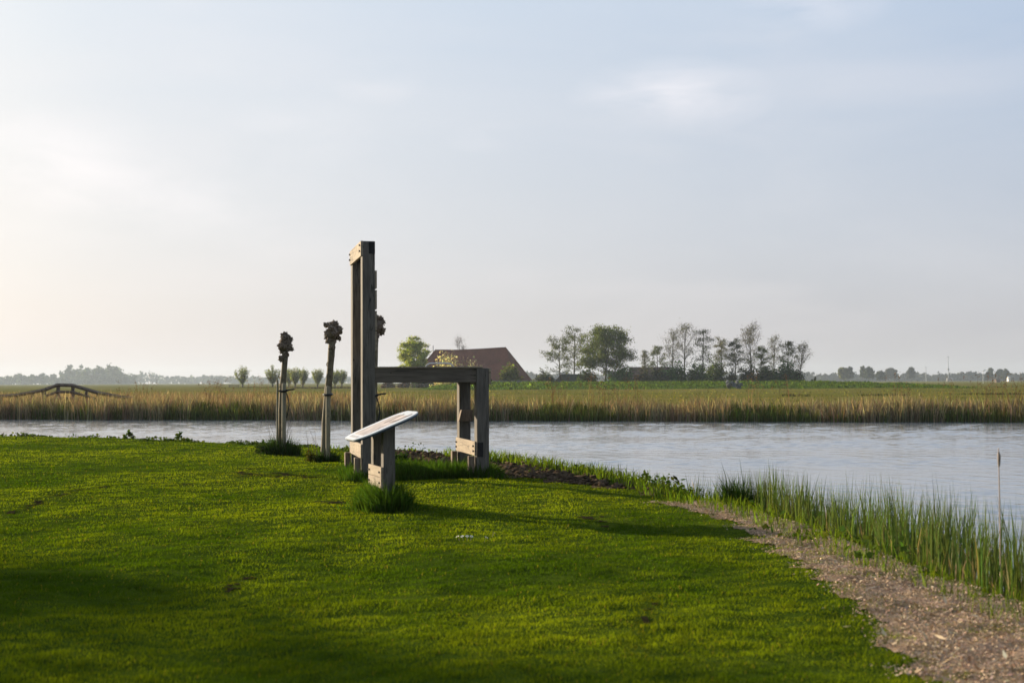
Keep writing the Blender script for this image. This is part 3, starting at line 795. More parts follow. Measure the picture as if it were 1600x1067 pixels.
tuft('grass_tuft', [cw(x, y) for x in np.linspace(.25, CH_L + .1, 9) for y in (.05, .5, 1.0, 1.5)], 17000, .27, .14, .34, GREEN, 'wide patch of long grass beneath the chair seat', 203)
tuft('grass_tuft', [cw(CH_L, 0), cw(CH_L, .5), cw(CH_L, 1.1), cw(CH_L + .05, CH_W)], 2400, .32, .14, .36, GREEN, 'long grass around the front legs of the chair', 204)

# ------------------------------------------------------------------ young pollard willows with stakes
def willow(u, v, top_v, Y, lean_px, label, seed, stakes, head_w):
    Y = gp(u, v)[1]; base = at(u, v, Y); base.z = Z(base.x, base.y); sc = F_PX / Y
    H = (v - top_v) / sc; r = np.random.default_rng(seed)
    root = empty('pollard_willow', base)
    tag(root, label, 'pollard willow', 'young knuckle-headed willows by the canal')
    tx = lean_px / sc; hh = H - head_w * .98
    zs = np.linspace(-.15, hh + .02, 12); t = (zs.clip(0) / hh)
    pts = np.stack([tx * t ** 1.3 + .008 * np.sin(zs * 4 + seed), .01 * np.sin(zs * 3), zs], 1)
    rad = .084 - .022 * t + .018 * np.clip(t - .8, 0, 1) * 5 * .4 + .004 * np.sin(zs * 9 + seed); rad[0] += .012
    tb = Tubes(12); tb.add(pts, rad)
    for q in range(26):     # knots and bark ridges
        zq = r.uniform(.04, .97) * hh; aq = r.uniform(0, 6.28); pq = np.array([tx * (zq / hh) ** 1.3, 0, zq]); dq = np.array([math.cos(aq), math.sin(aq), 0]); L_ = r.uniform(.05, .16)
        tb.add([pq + dq * .062, pq + dq * .074 + np.array([0, 0, L_ * .5]), pq + dq * .058 + np.array([0, 0, L_])], [.006, .012, .006])
    for q in range(5):      # healed branch scars
        zq = r.uniform(.25, .9) * hh; aq = r.uniform(0, 6.28); pq = np.array([tx * (zq / hh) ** 1.3, 0, zq])
        dq = np.array([math.cos(aq), math.sin(aq), .25]); tb.add([pq + dq * .05, pq + dq * .074, pq + dq * .088], [.03, .024, .010])
    link('trunk', tb.mesh('trunk'), M_BARK, root)
    # knuckle head: lumps with many cut stubs
    c0 = np.array([tx * 1.06, 0, hh + head_w * .48]); bmk = bmesh.new(); knob = []
    for q in range(30):
        dv = r.normal(size=3); dv /= np.linalg.norm(dv); dv[2] = dv[2] * 1.55 + .12
        c = c0 + dv * head_w * .34 * r.uniform(.7, 1.1); rr = head_w * r.uniform(.09, .17); knob.append((c, rr))
    for q in range(2):
        knob.append((np.array([tx * 1.0 + r.uniform(-.09, .03), r.uniform(-.06, .06), hh - head_w * r.uniform(.0, .32)]), head_w * r.uniform(.10, .16)))
    knob.append((c0, head_w * .33))
    for c, rr in knob:
        m = bmesh.ops.create_icosphere(bmk, subdivisions=2, radius=rr, matrix=Matrix.Translation(Vector(c)))
        for vv in m['verts']:
            n_ = (vv.co - Vector(c)).normalized(); vv.co += n_ * rr * (.22 * math.sin(n_.x * 7 + c[0] * 50) * math.cos(n_.z * 8 + c[1] * 60) + r.normal(0, .09))
    bmk.verts.index_update(); Vk = [v_.co[:] for v_ in bmk.verts]; Fk = [[v_.index for v_ in f_.verts] for f_ in bmk.faces]; bmk.free()
    tb = Tubes(5)
    for c, rr in knob:
        for q in range(11):
            dv = r.normal(size=3); dv = dv / np.linalg.norm(dv)
            out = (c + dv * rr - c0); dv = dv + .7 * out / (np.linalg.norm(out) + 1e-6); dv[2] += .25; dv /= np.linalg.norm(dv)
            L = r.uniform(.008, .03); p0 = c + dv * rr * .8; rb = r.uniform(.007, .014)
            tb.add([p0, p0 + dv * (rr * .25 + L * .5), p0 + dv * (rr * .25 + L)], [rb * 1.3, rb, rb * .85])
    ms = tb.mesh('stubs', False); o_ = len(Vk)
    Vk += [v_.co[:] for v_ in ms.vertices]; Fk += [[i_ + o_ for i_ in p_.vertices] for p_ in ms.polygons]; bpy.data.meshes.remove(ms)
    me = bpy.data.meshes.new('crown'); me.from_pydata(Vk, [], Fk); link('crown', me, M_KNOB, root)
    for (du, top, w_px, slab_) in stakes:
        sx = du / sc; hs = (v - top) / sc
        sk = empty('tree_stake', (base.x + sx, base.y - .10, base.z))
        tag(sk, slab_, 'tree stake', 'stakes holding the young willows')
        tb = Tubes(10); rw = w_px / sc / 2
        tb.add([(0, 0, -.2), (0, 0, hs * .4), (.003, 0, hs - .02), (.003, 0, hs)], [rw, rw, rw * .97, rw * .85]); link('pole', tb.mesh('pole'), M_STAKE, sk)
        if du > 0:
            zt = hs - .16; lx = tx * (zt / hh) ** 1.3 - sx; tb = Tubes(4); ring = []
            for i in range(17):
                a = 2 * np.pi * i / 16; ring.append((lx * .5 + (abs(lx) * .5 + .078) * math.cos(a), .055 + .135 * math.sin(a), zt + .012 * math.sin(a)))
            tb.add(ring, .022)
            if seed != 302:
                tb.add([(.05, -.03, zt + .01), (.14, -.05, zt + .02), (.25, -.05, zt + .035)], [.018, .018, .015])
                tb.add([(.05, -.03, zt - .02), (.10, -.04, zt - .16), (.125, -.04, zt - .33), (.10, -.04, zt - .48), (.07, -.04, zt - .60)], [.012, .013, .014, .013, .01])
            link('strap', tb.mesh('strap'), M_RUBBER, sk)
    return base
w1 = willow(438, 709, 523, 29.7, 7, 'pollard willow farthest left, its black strap end hanging loose', 301,
            [(6.5, 598, 6.8, 'pale stake on the right of the leftmost pollard willow'), (-3.6, 592, 3.2, 'thin short stake on the left of the leftmost pollard willow')], .42)
w2 = willow(506, 721, 503, 27.0, 13, 'pollard willow just left of the giant chair, held by one stake', 302,
            [(7.5, 603, 7.5, 'thick pale stake against the pollard willow nearest the chair')], .42)
w3 = willow(580, 722, 497, 26.6, 7, 'pollard willow mostly hidden behind the tall chair back', 303,
            [(5.0, 606, 6.5, 'stake of the pollard willow behind the chair')], .40)
def wt(b, dx=0, dy=0): return (b.x + dx, b.y + dy)
tuft('grass_tuft', [wt(w1), wt(w1, .2), wt(w1, -.12), wt(w1, .1, -.1)], 1500, .27, .16, .52, DKGREEN, 'tall dark tuft around the leftmost pollard willow', 205, w_=.012)
tuft('grass_tuft', [wt(w2), wt(w2, .14), wt(w2, .05, -.05)], 1000, .2, .12, .34, DKGREEN, 'dark tuft around the willow next to the chair', 206, w_=.011)
# thin dry stalks and a leafy clump beside the first willow
def stalks():
    r = np.random.default_rng(33); tb = Tubes(4)
    for q in range(16):
        b = np.array([w1.x + r.uniform(-.25, .3), w1.y + r.uniform(-.15, .1), w1.z]); L = r.uniform(.5, .95); a = r.normal(0, .33)
        tb.add([b, b + np.array([a * .35 * L, 0, L * .5]), b + np.array([a * L, .02, L * .95])], [.005, .004, .002])
    for q in range(5):
        b = np.array([w2.x + r.uniform(-.35, -.05), w2.y, w2.z]); L = r.uniform(.5, .9); a = r.normal(-.12, .15)
        tb.add([b, b + np.array([a * .35 * L, 0, L * .5]), b + np.array([a * L, .02, L * .95])], [.005, .004, .002])
    return tb.mesh('dry_stalks')
tag(link('dry_stalks', stalks(), M_TWIG), 'thin dry stalks sticking up round the willow trunks', 'stalks', kind='stuff')
def leafy(name, c, rx, rz, n, size, colr, seed, label, cat, mat=None, group=None, flat=.2, asp=.6):
    r = np.random.default_rng(seed); m = max(4, n // 60)
    cc = r.normal(size=(m, 3)); cc /= np.linalg.norm(cc, axis=1)[:, None]; cc *= r.uniform(.35, .95, (m, 1)); cc[:, 2] = np.abs(cc[:, 2])
    k = r.integers(0, m, n); P = cc[k] + r.normal(0, .17, (n, 3)); P[:, 2] = np.abs(P[:, 2])
    P = P * np.array([rx, rx * .8, rz])
    V, Fq, C = leafquads(P, size, r, vary(r, n, colr, .32, .1) * (np.exp(r.normal(0, .25, m))[k])[:, None], flat=flat, asp=asp)
    o = link(name, np_mesh(name, V, Fq, C), mat or M_LEAF); o.location = c
    return tag(o, label, cat, group)
leafy('weed_clump', wt(w1, -.32, .05) + (w1.z,), .32, .42, 700, .07, (.035, .06, .014), 61, 'leafy weed clump left of the leftmost willow trunk', 'weed', M_WEED)
leafy('weed_clump', wt(w2, -.22, .02) + (w2.z,), .20, .34, 350, .055, (.085, .085, .014), 62, 'yellowish leafy weed beside the willow near the chair', 'weed', M_WEED)
gx, gy = gp(636, 704); leafy('weed_clump', (gx, gy, Z(gx, gy)), .24, .26, 160, .12, (.06, .10, .016), 63, 'broad leaved plant on the bank seen below the seat beam', 'weed', M_WEED)
gx, gy = gp(205, 687); leafy('weed_clump', (gx, gy, Z(gx, gy)), .20, .20, 130, .10, (.08, .12, .02), 64, 'broad leaved plant on the lawn edge at left', 'weed', M_WEED)
gx, gy = gp(281, 690); leafy('weed_clump', (gx, gy, Z(gx, gy)), .13, .26, 90, .09, (.08, .12, .02), 65, 'small upright plant on the bank left of the willows', 'weed', M_WEED)
gx, gy = gp(622, 722); leafy('weed_clump', (gx, gy, Z(gx, gy)), .25, .22, 260, .08, (.03, .055, .014), 66, 'dark leafy plant just right of the board post', 'weed', M_WEED)

# dark reed clump at the shore, cattail, stick, edging board, daisies
gx, gy = gp(1156, 787)
tuft('reed_clump', [(gx, gy), (gx + .1, gy + .05)], 700, .22, .35, .62, (.02, .04, .010), 'dense dark reed clump where the path meets the water', 207, w_=.012, leanv=.2)['group'] = 'reed clumps'
b = at(1563, 905, 11.35); ct = empty('cattail', (b.x, b.y, Z(b.x, b.y)))
tag(ct, 'single tall pale cattail standing above the reeds at right', 'cattail')
M_STRAW = m_plain('dry_straw', (.34, .26, .19), .9, .25, 12)
M_FLUFF = m_plain('cattail_fluff', (.25, .20, .155), 1.0, .4, 40)
tb = Tubes(6); zt = (at(1563, 700, 11.35).z - ct.location.z)
tb.add([(0, 0, -.1), (.004, 0, zt * .5), (.0, 0, zt)], [.006, .005, .004]); link('stem', tb.mesh('stem'), M_STRAW, ct)
tb = Tubes(8); tb.add([(0, 0, zt - .15), (.002, 0, zt - .13), (.003, 0, zt - .06), (.0, 0, zt - .03)], [.005, .010, .013, .006]); link('seed_head', tb.mesh('seed_head'), M_FLUFF, ct)
gx, gy = gp(1352, 845); tb = Tubes(7); tb.add([(-.16, 0, 0), (-.05, .02, .006), (.06, .01, .002), (.16, .03, 0)], [.012, .014, .012, .008])
o = link('stick', tb.mesh('stick'), M_STRAW); o.location = (gx, gy, Z(gx, gy) + .03); tag(o, 'pale dry stick lying at the path edge by the reeds', 'stick')
p1 = Vector((*gp(1552, 908), 0)); p2 = Vector((*gp(1640, 948), 0)); dv = p2 - p1
o = box('edging_board', (0, -.03, -.2), (dv.length, .03, .075), M_WOODX, None, .006); o.location = (p1.x, p1.y, Z(p1.x, p1.y)); o.rotation_euler = (0, 0, math.atan2(dv.y, dv.x)); tag(o, 'grey weathered edging board half sunk beside the path', 'board')
M_PETAL = m_plain('white_petals', (.8, .8, .76), .7, .05, 10); M_YOLK = m_plain('yellow_disc', (.55, .36, .03), .8, .1, 10)
bm = bmesh.new(); k = 13
for i in range(k):
    a, b_ = 2 * math.pi * i / k, 2 * math.pi * (i + .8) / k
    bm.faces.new([bm.verts.new(q) for q in ((.006 * math.cos(a), .006 * math.sin(a), .05), (.02 * math.cos(a), .02 * math.sin(a), .054), (.02 * math.cos(b_), .02 * math.sin(b_), .054), (.006 * math.cos(b_), .006 * math.sin(b_), .05))])
dproto = None
for i, (u, v) in enumerate([(718, 845), (724, 844), (730, 843), (735, 844), (757, 847), (769, 837)]):
    gx, gy = gp(u, v)
    if dproto is None:
        dproto = empty('daisy', (0, 0, 0)); fl = bm_obj('petals', bm, M_PETAL, dproto); fl.rotation_euler = (.5, 0, 0)
        bm2 = bmesh.new(); bmesh.ops.create_icosphere(bm2, subdivisions=1, radius=.007, matrix=Matrix.Translation((0, 0, .052))); bm_obj('disc', bm2, M_YOLK, dproto).rotation_euler = (.5, 0, 0)
        tb = Tubes(4); tb.add([(0, 0, -.01), (0, -.01, .025), (0, -.025, .046)], .002); link('stem', tb.mesh('stem'), M_STRAW, dproto); d_ = dproto
    else: d_ = copy_tree(dproto)
    d_.location = (gx, gy, Z(gx, gy) + .012); d_.scale = (.85,) * 3; d_.rotation_euler = (0, 0, i * .6 - 1.2)
    tag(d_, 'tiny white daisy in the lawn below the chair', 'daisy', 'white daisies in the lawn')

# ------------------------------------------------------------------ trees
def limb(r, p, d, L, n=5, up=.25, wob=.12):
    pts = [np.array(p, float)]; d = np.array(d, float)
    for i in range(n):
        d = d + np.array([0, 0, up / n]) + r.normal(0, wob / math.sqrt(n), 3); d /= np.linalg.norm(d)
        pts.append(pts[-1] + d * L / n)
    return np.array(pts), d

def make_tree(name, base, H, spread, label, cat, seed, style='alder', leaf=(.045, .05, .022), group=None, dens=1.0, lsize=.3, leanx=0.0):
    r = np.random.default_rng(seed); root = empty(name, base); tag(root, label, cat, group)
    tb = Tubes(5); tips = []
    r0 = H * .017 + .03
    zs = np.linspace(-.3, H * (.97 if style != 'maple' else .7), 10); t = zs.clip(0) / zs[-1]
    trunk = np.stack([leanx * t * H + .02 * H * np.sin(t * 3 + seed) * t, .015 * H * np.cos(t * 4 + seed) * t, zs], 1)
    rad = r0 * (1 - .85 * t ** .8) + .01; tb.add(trunk, rad)
    def on(tt): return np.array([np.interp(tt, t, trunk[:, i]) for i in range(3)]), float(np.interp(tt, t, rad))
    ga = 2.4
    if style in ('alder', 'bare', 'larch'):
        spread *= {'alder': 1.2, 'bare': 1.45, 'larch': 1.15}[style]
        n1 = {'alder': 22, 'bare': 20, 'larch': 20}[style]
        for i in range(n1):
            tt = .26 + .72 * ((i + r.random()) / n1) ** .9; p, pr = on(tt)
            shape = math.sin(math.pi * min(1, (tt - .12) / .95)) ** .7 * (1.1 - .35 * tt)
            el = {'alder': r.uniform(-.05, .55), 'bare': r.uniform(.5, 1.1), 'larch': r.uniform(-.15, .15)}[style]
            a = i * ga + r.uniform(-.5, .5); L = spread * shape * r.uniform(.55, 1.25)
            dd = np.array([math.cos(a) * math.cos(el), math.sin(a) * math.cos(el), math.sin(el)])
            pts, de = limb(r, p, dd, L, 5, .5 if style == 'bare' else .2, .35); rr = np.linspace(max(.03, pr * .5), .018, len(pts)); tb.add(pts, rr); tips.append(pts[-1])
            for j in range(6):
                q = r.uniform(.35, 1); pq = np.array([np.interp(q, np.linspace(0, 1, len(pts)), pts[:, k]) for k in range(3)])
                d2 = dd + r.normal(0, .55, 3) + (np.array([0, 0, .5]) if style == 'bare' else 0); d2 /= np.linalg.norm(d2)
                p2, _ = limb(r, pq, d2, L * r.uniform(.25, .5), 3, .2, .4); tb.add(p2, np.linspace(.026, .012, len(p2))); tips += [p2[-1], p2[2]]
                if style == 'bare':
                    for jj in range(3):
                        d3 = d2 + r.normal(0, .5, 3) + np.array([0, 0, .3]); d3 /= np.linalg.norm(d3); p3, _ = limb(r, p2[r.integers(1, 4)], d3, L * .22, 2, .2, .3); tb.add(p3, [.016, .012, .009]); tips.append(p3[-1])
        tips = np.array(tips); per = int({'alder': 18, 'bare': 3.2, 'larch': 16}[style] * dens)
        k = np.repeat(np.arange(len(tips)), per)
        keep = np.exp(r.normal(0, .6, len(tips)))[k] * r.random(len(k)) < .9; k = k[keep]
        sg = np.array([.50, .50, .30 if style != 'bare' else .45]) * (H / 14)
        P = tips[k] + r.normal(size=(len(k), 3)) * sg; fl = .35
    else:   # broad dome
        m = 170; cc = r.normal(size=(m, 3)); cc /= np.linalg.norm(cc, axis=1)[:, None]; cc[:, 2] = np.where(cc[:, 2] < -.8, -cc[:, 2], cc[:, 2])
        cc *= r.uniform(.3, 1.0, (m, 1)) ** .6; cc *= 1 + .10 * np.sin(cc[:, :1] * 5 + 1) * np.cos(cc[:, 2:] * 6)
        cc = cc * np.array([spread, spread, H * .43]) + np.array([leanx * H * .6, 0, H * .55])
        for i in range(46):
            p, pr = on(r.uniform(.28, .95)); e = cc[i]; mid = p + (e - p) * .5 + np.array([0, 0, -.04 * H]) + r.normal(0, .25, 3)
            tb.add([p, p + (mid - p) * .5 + r.normal(0, .1, 3), mid, (mid + e) / 2 + r.normal(0, .2, 3), e], np.linspace(max(.05, pr * .55), .02, 5))
        n = int(m * 110 * dens); k = r.integers(0, m, n); P = cc[k] + r.normal(size=(n, 3)) * np.array([.16, .16, .11]) * spread * .62; fl = .3
    tr_ = link('trunk', tb.mesh('trunk'), M_TWIG, root)
    n = len(P); clump = np.exp(r.normal(0, .22, k.max() + 1))[k]
    V, Fq, C = leafquads(P, lsize, r, vary(r, n, leaf, .3, .1) * clump[:, None], flat=fl, asp=.7)
    link('crown', np_mesh('crown', V, Fq, C), M_LEAF, root)
    return root

FARM = 'farmyard trees on the dike'
ALD, BARE, OLIVE, DARKL = (.070, .086, .028), (.085, .085, .045), (.088, .112, .022), (.036, .046, .020)
def tree_at(name, u, vtop, wpx, Y, label, seed, style, leaf, dens=1.0, ls=.3, lean=0.0, cat='tree', group=FARM, vb=600):
    b = at(u, vb, Y); b.z = .05; sc = F_PX / Y
    H = at(u, vtop, Y).z - b.z
    return make_tree(name, b, H, wpx / sc / 2, label, cat, seed, style, leaf, group, dens, ls, lean)
tree_at('alder_tree', 876, 528, 48, 398, 'sparse leaning alder at the left edge of the tree group', 401, 'alder', ALD, 1.0, .30, -.05)
tree_at('alder_tree', 897, 513, 44, 412, 'tall ragged alder rising left of the big round tree', 402, 'alder', ALD, 1.0, .30)
tree_at('maple_tree', 946, 507, 92, 402, 'big broad round crowned tree, the fullest in the group', 403, 'maple', OLIVE, 1.35, .38)
tree_at('sapling', 1008, 546, 14, 420, 'smallest thin sapling right of the big round tree', 404, 'alder', BARE, .6, .25)
tree_at('alder_tree', 1028, 540, 26, 415, 'short alder between the sapling and the taller trees', 405, 'alder', ALD, .8, .28)
tree_at('bare_tree', 1052, 519, 30, 410, 'fine twigged slim tree left of the tallest bare tree', 406, 'bare', BARE, 1.4, .26)
tree_at('bare_tree', 1070, 509, 34, 408, 'tallest bare twigged tree over the long low roof', 407, 'bare', BARE, 1.4, .26)
tree_at('larch_tree', 1098, 512, 32, 404, 'dark tree with layered horizontal branches in mid group', 408, 'larch', DARKL, 1.1, .30)
tree_at('alder_tree', 1127, 528, 26, 410, 'thin alder just right of the layered dark tree', 409, 'alder', BARE, .9, .27)
tree_at('alder_tree', 1149, 530, 28, 400, 'dark narrow alder beside the round twiggy tree', 410, 'alder', DARKL, 1.1, .28)
tree_at('twiggy_tree', 1174, 515, 42, 404, 'round topped pale twiggy tree, tallest right of the gap', 411, 'bare', (.085, .078, .05), 2.4, .25)
tree_at('alder_tree', 1190, 545, 40, 396, 'low wide alder in front of the round twiggy tree', 412, 'alder', ALD, .9, .28)
tree_at('bare_tree', 1210, 528, 26, 408, 'slim bare tree standing over the right hand bushes', 413, 'bare', BARE, 1.2, .25)
tree_at('alder_tree', 1231, 532, 28, 405, 'dark headed alder above the darkest bush', 414, 'alder', DARKL, .9, .27)
tree_at('bare_tree', 1248, 542, 30, 402, 'leaning bare tree at the right end of the group', 415, 'bare', BARE, 1.0, .25, .10)
tree_at('lime_tree', 646, 527, 50, 392, 'fresh green tree beside the left end of the farmhouse roof', 416, 'maple', (.29, .33, .06), .95, .36, 0, 'tree', 'trees around the farmhouse')
tree_at('bare_tree', 719, 529, 28, 440, 'bare fine tree showing above the farmhouse ridge', 417, 'bare', (.08, .06, .055), .7, .2, 0, 'tree', 'trees around the farmhouse')

def bush(u, vt, wpx, Y, colr, label, seed, n=1500, vb=601, size=.34, group='bushes at the farm', name='bush'):
    b = at(u, vb, Y); b.z = 0; sc = F_PX / Y
    return leafy(name, b, wpx / sc / 2, at(u, vt, Y).z * .98, int(n * 1.8), size * 1.35, colr, seed, label, 'bush', None, group, .2, .9)
DB = (.042, .092, .024)
bush(699, 553, 48, 364, (.50, .47, .27), 'pale blossoming shrub before the farmhouse roof', 501, 1800, size=.3, name='blossom_shrub')
bush(736, 561, 36, 362, (.30, .28, .2), 'sparse greyish shrub right of the blossoming one', 502, 700, size=.26)
bush(797, 570, 38, 352, (.10, .12, .03), 'rounded green bush against the farmhouse right corner', 503, 1600)
bush(664, 580, 40, 380, (.035, .055, .02), 'dark green bush at the left foot of the farmhouse', 504, 1300)
bush(846, 580, 26, 430, (.07, .08, .04), 'greyish low bush between farmhouse and white gabled shed', 505, 900)
bush(860, 584, 20, 395, (.035, .05, .02), 'low dark bush just left of the white gabled shed', 506, 800)
bush(918, 578, 34, 394, (.04, .06, .02), 'dark bush left of the big tree trunk', 507, 1400)
bush(968, 573, 48, 396, DB, 'wide dark bush right of the big tree trunk', 508, 2200)
bush(1003, 584, 40, 390, (.045, .045, .02), 'low brownish bush under the long roof', 509, 1200)
bush(1030, 579, 40, 392, (.03, .04, .017), 'low bush right of the brownish one under the roof', 510, 1200)
bush(1056, 568, 46, 394, DB, 'tall dark bush below the slim twiggy trees', 511, 2000)
bush(1090, 569, 50, 393, (.03, .06, .018), 'dark bush below the layered tree', 512, 2000)
bush(1117, 562, 44, 398, (.06, .085, .025), 'olive bush mass left of the thin alder', 513, 1800)
bush(1142, 585, 26, 396, (.035, .038, .022), 'sparse brown bush by the grey stone heap', 514, 700)
bush(1170, 573, 36, 397, (.04, .045, .02), 'olive brown bush at the round twiggy tree foot', 515, 1500)
bush(1200, 570, 44, 396, (.045, .07, .022), 'broad dull green bush on the right of the group', 516, 2000)
bush(1228, 564, 40, 391, (.022, .060, .016), 'darkest green bush, tallest at the right end', 517, 2200)
bush(1246, 580, 28, 393, (.016, .03, .013), 'small dark bush closing the right end of the group', 518, 1300)
bush(1271, 590, 9, 345, (.02, .025, .015), 'tiny dark cone shaped bush alone on the dike end', 519, 160, 600, .3)
for i, (u, vt, ww, colr, lb) in enumerate([(606, 594, 22, (.10, .075, .06), 'brownish bush seen under the left of the seat beam'), (632, 596, 22, (.09, .06, .05), 'reddish low shrub under the seat beam'), (655, 594, 22, (.05, .05, .03), 'dull green shrub under the middle of the seat beam'), (682, 595, 24, (.07, .055, .05), 'purplish brown shrub under the seat beam near the step leg')]):
    bush(u, vt, ww, 392, colr, lb, 530 + i, 700, 606, .3, 'shrubs along the farm ditch')

# far pollard willows on the left
def far_willow(u, vt, wpx, Y, label, seed):
    b = at(u, 600, Y); b.z = 0; sc = F_PX / Y; H = at(u, vt, Y).z; r = np.random.default_rng(seed)
    root = empty('small_willow', b); tag(root, label, 'willow', 'small fan crowned willows across the pasture')
    tb = Tubes(5); th = H * .17; tb.add([(0, 0, -.2), (.03, 0, th * .6), (0, 0, th)], [.28, .22, .28]); P = []
    for i in range(46):
        a = r.uniform(0, 6.28); s = r.random() ** .6; L = (H - th) * r.uniform(.7, 1.02) * (1 - .28 * s)
        hd_ = wpx / sc / 2 * s; e = np.array([math.cos(a) * hd_, math.sin(a) * hd_, th + L]); p0 = np.array([0, 0, th * .95]); mid = p0 + (e - p0) * np.array([.66, .66, .5])
        tb.add([p0, mid, e], [.06, .045, .02])
        for q in np.linspace(.10, 1, 44):
            pp = (p0 + (mid - p0) * q * 2) if q < .5 else (mid + (e - mid) * (q * 2 - 1)); P.append(pp + r.normal(0, .22, 3))
    link('trunk', tb.mesh('trunk'), M_TWIG, root); P = np.array(P); n = len(P)
    V, Fq, C = leafquads(P, .40, r, vary(r, n, (.19, .22, .085), .3, .1), asp=.55); link('crown', np_mesh('crown', V, Fq, C), M_LEAF, root)
for i, (u, vt, ww, Y, lb) in enumerate([(379, 570, 24, 262, 'egg shaped willow standing alone left of the others'), (426, 569, 24, 258, 'willow crown just left of the first pollard trunk'),
        (451, 572, 17, 280, 'half hidden willow behind the first pollard trunk'), (461, 571, 21, 262, 'willow just right of the first pollard trunk'), (473, 572, 19, 266, 'right one of the joined willow pair between the pollards'),
        (496, 573, 20, 268, 'willow touching the left side of the second pollard trunk'), (523, 575, 20, 274, 'willow just right of the second pollard trunk'), (534, 574, 18, 278, 'last willow before the tall chair post')]):
    far_willow(u, vt, ww * 1.12, Y * 1.7, lb, 600 + i)

# ------------------------------------------------------------------ distant woods (one hazy mass each)
def woods(name, Y, prof, label, seed, colr, n_per=260, size=1.0, dy=40):
    r = np.random.default_rng(seed); Ps, Cs = [], []
    for (u, vt, wpx) in prof:
        c = at(u, 600, Y + r.uniform(-dy, dy)); sc = F_PX / c.y; top = at(u, vt, c.y).z; rx = wpx / sc / 2
        m = 16; cc = r.normal(size=(m, 3)); cc /= np.linalg.norm(cc, axis=1)[:, None]; cc *= r.uniform(.5, 1, (m, 1)); k = r.integers(0, m, n_per)
        P = cc[k] + r.normal(0, .17, (n_per, 3)); P = P * np.array([rx, rx, top * .52]) + np.array([c.x, c.y, top * .50]); P[:, 2] = np.abs(P[:, 2])
        Ps.append(P); Cs.append(vary(r, n_per, colr, .3, .08) * np.exp(r.normal(0, .2)))
    P = np.concatenate(Ps); V, Fq, C = leafquads(P, size * 1.5, r, np.concatenate(Cs), asp=.9)
    return tag(link(name, np_mesh(name, V, Fq, C), M_LEAF), label, 'woods', kind='stuff')
rr = random.Random(5)
prof = [(u, 587 + rr.uniform(-2, 2), 16) for u in range(-60, 200, 8)]
prof += [(100, 577, 18), (108, 573, 20), (118, 576, 18), (127, 573, 18), (136, 574, 16), (146, 577, 18), (154, 573, 20), (164, 571, 20), (172, 571, 22), (180, 573, 20), (188, 580, 18), (194, 586, 14), (205, 585, 16)]
prof += [(u, 590, 16) for u in range(100, 200, 9)]
woods('left_woods', 2500, prof, 'hazy blue green wood on the left horizon', 701, (.045, .065, .04), 360, 3.0, 110)
prof = [(208, 583, 18), (222, 584, 18), (236, 581, 22), (250, 587, 14)] + [(u, 588 + rr.uniform(-1.5, 1), 10) for u in range(262, 352, 7)] + [(u, 590 + rr.uniform(-2, 1), 24) for u in range(330, 820, 13)]
woods('far_woods', 3200, prof, 'paler far tree line behind the small willows', 702, (.05, .065, .05), 260, 3.4, 130)
prof = [(u, 583.5 + rr.uniform(-2.5, 2.0), 16) for u in range(820, 1680, 9)] + [(u, 589 + rr.uniform(-1, 1), 22) for u in range(1240, 1680, 12)]
woods('right_woods', 2200, prof, 'low hazy tree line on the right horizon', 703, (.030, .034, .036), 220, 2.6, 100)
for i, (u, vt, ww, Y, colr, lb) in enumerate([(1318, 573, 16, 1360, (.12, .125, .05), 'pale yellow green round tree on the right horizon'), (1329, 572, 10, 1411, (.05, .055, .045), 'thin grey tree beside the pale yellow green one'),
        (1348, 571, 8, 1445, (.07, .085, .045), 'slim pointed tree right of the pale yellow green one'), (1358, 573, 16, 1411, (.05, .065, .045), 'rounded grey green tree near the slim pointed one'), (1376, 580, 16, 1428, (.06, .07, .05), 'low grey green tree at the end of its cluster'),
        (1392, 575, 20, 1700, (.06, .06, .055), 'bare hazy wide tree in the middle of the right horizon'), (1424, 573, 13, 1666, (.06, .065, .055), 'square headed hazy tree left of the mast'), (1548, 574, 9, 1615, (.07, .08, .05), 'pale tall tree near the right edge of the view'),
        (1543, 581, 7, 1530, (.03, .04, .035), 'small dark conifer left of the pale tall tree'), (1563, 577, 14, 1632, (.045, .055, .045), 'grey tree right of the pale tall tree'), (1571, 577, 12, 1615, (.045, .055, .045), 'grey tree above the white shed')]):
    tree_at('distant_tree', u, vt, ww, Y, lb, 720 + i, 'maple', colr, .22, 1.3, 0, 'tree', 'distant trees on the right horizon', 598)

# ------------------------------------------------------------------ farm buildings
nt = NT('red_brown_roof_tiles')
v = mapping(nt); f = noise(nt, v, .35, 6, .65); g = noise(nt, v, 2.2, 4, .6)
wv = nt.n('ShaderNodeTexWave', wave_type='BANDS', bands_direction='Z', Scale=1.4, Distortion=.4); nt.l(v, wv.inputs[0])
c = ramp(nt, f, [(.3, (.125, .050, .034)), (.55, (.180, .066, .042)), (.75, (.215, .095, .062))]); c = mixc(nt, .35, c, ramp(nt, g, [(.3, (.6, .6, .55)), (.7, (1.2, 1.2, 1.2))]), 'MULTIPLY')
M_TILE = surf(nt, c, .85, wv.outputs[0], .5, .06)
M_BRICK = m_plain('dark_brick', (.10, .06, .045), .9, .3, 4); M_DARKROOF = m_plain('brown_grey_roof', (.12, .08, .065), .9, .25, 1)
M_WHITE = m_plain('white_paint', (.8, .8, .78), .5, .05, 3); M_GREYM = m_plain('grey_metal', (.30, .31, .32), .6, .1, 3)
M_BOARD = m_plain('dark_boarding', (.06, .065, .05), .9, .25, 1.5)
def poly_obj(name, V, F, mat, parent, thick=0.0):
    me = bpy.data.meshes.new(name); me.from_pydata(V, [], F); o = link(name, me, mat, parent)
    if thick: m = o.modifiers.new('thick', 'SOLIDIFY'); m.thickness = thick; m.offset = -1
    return o
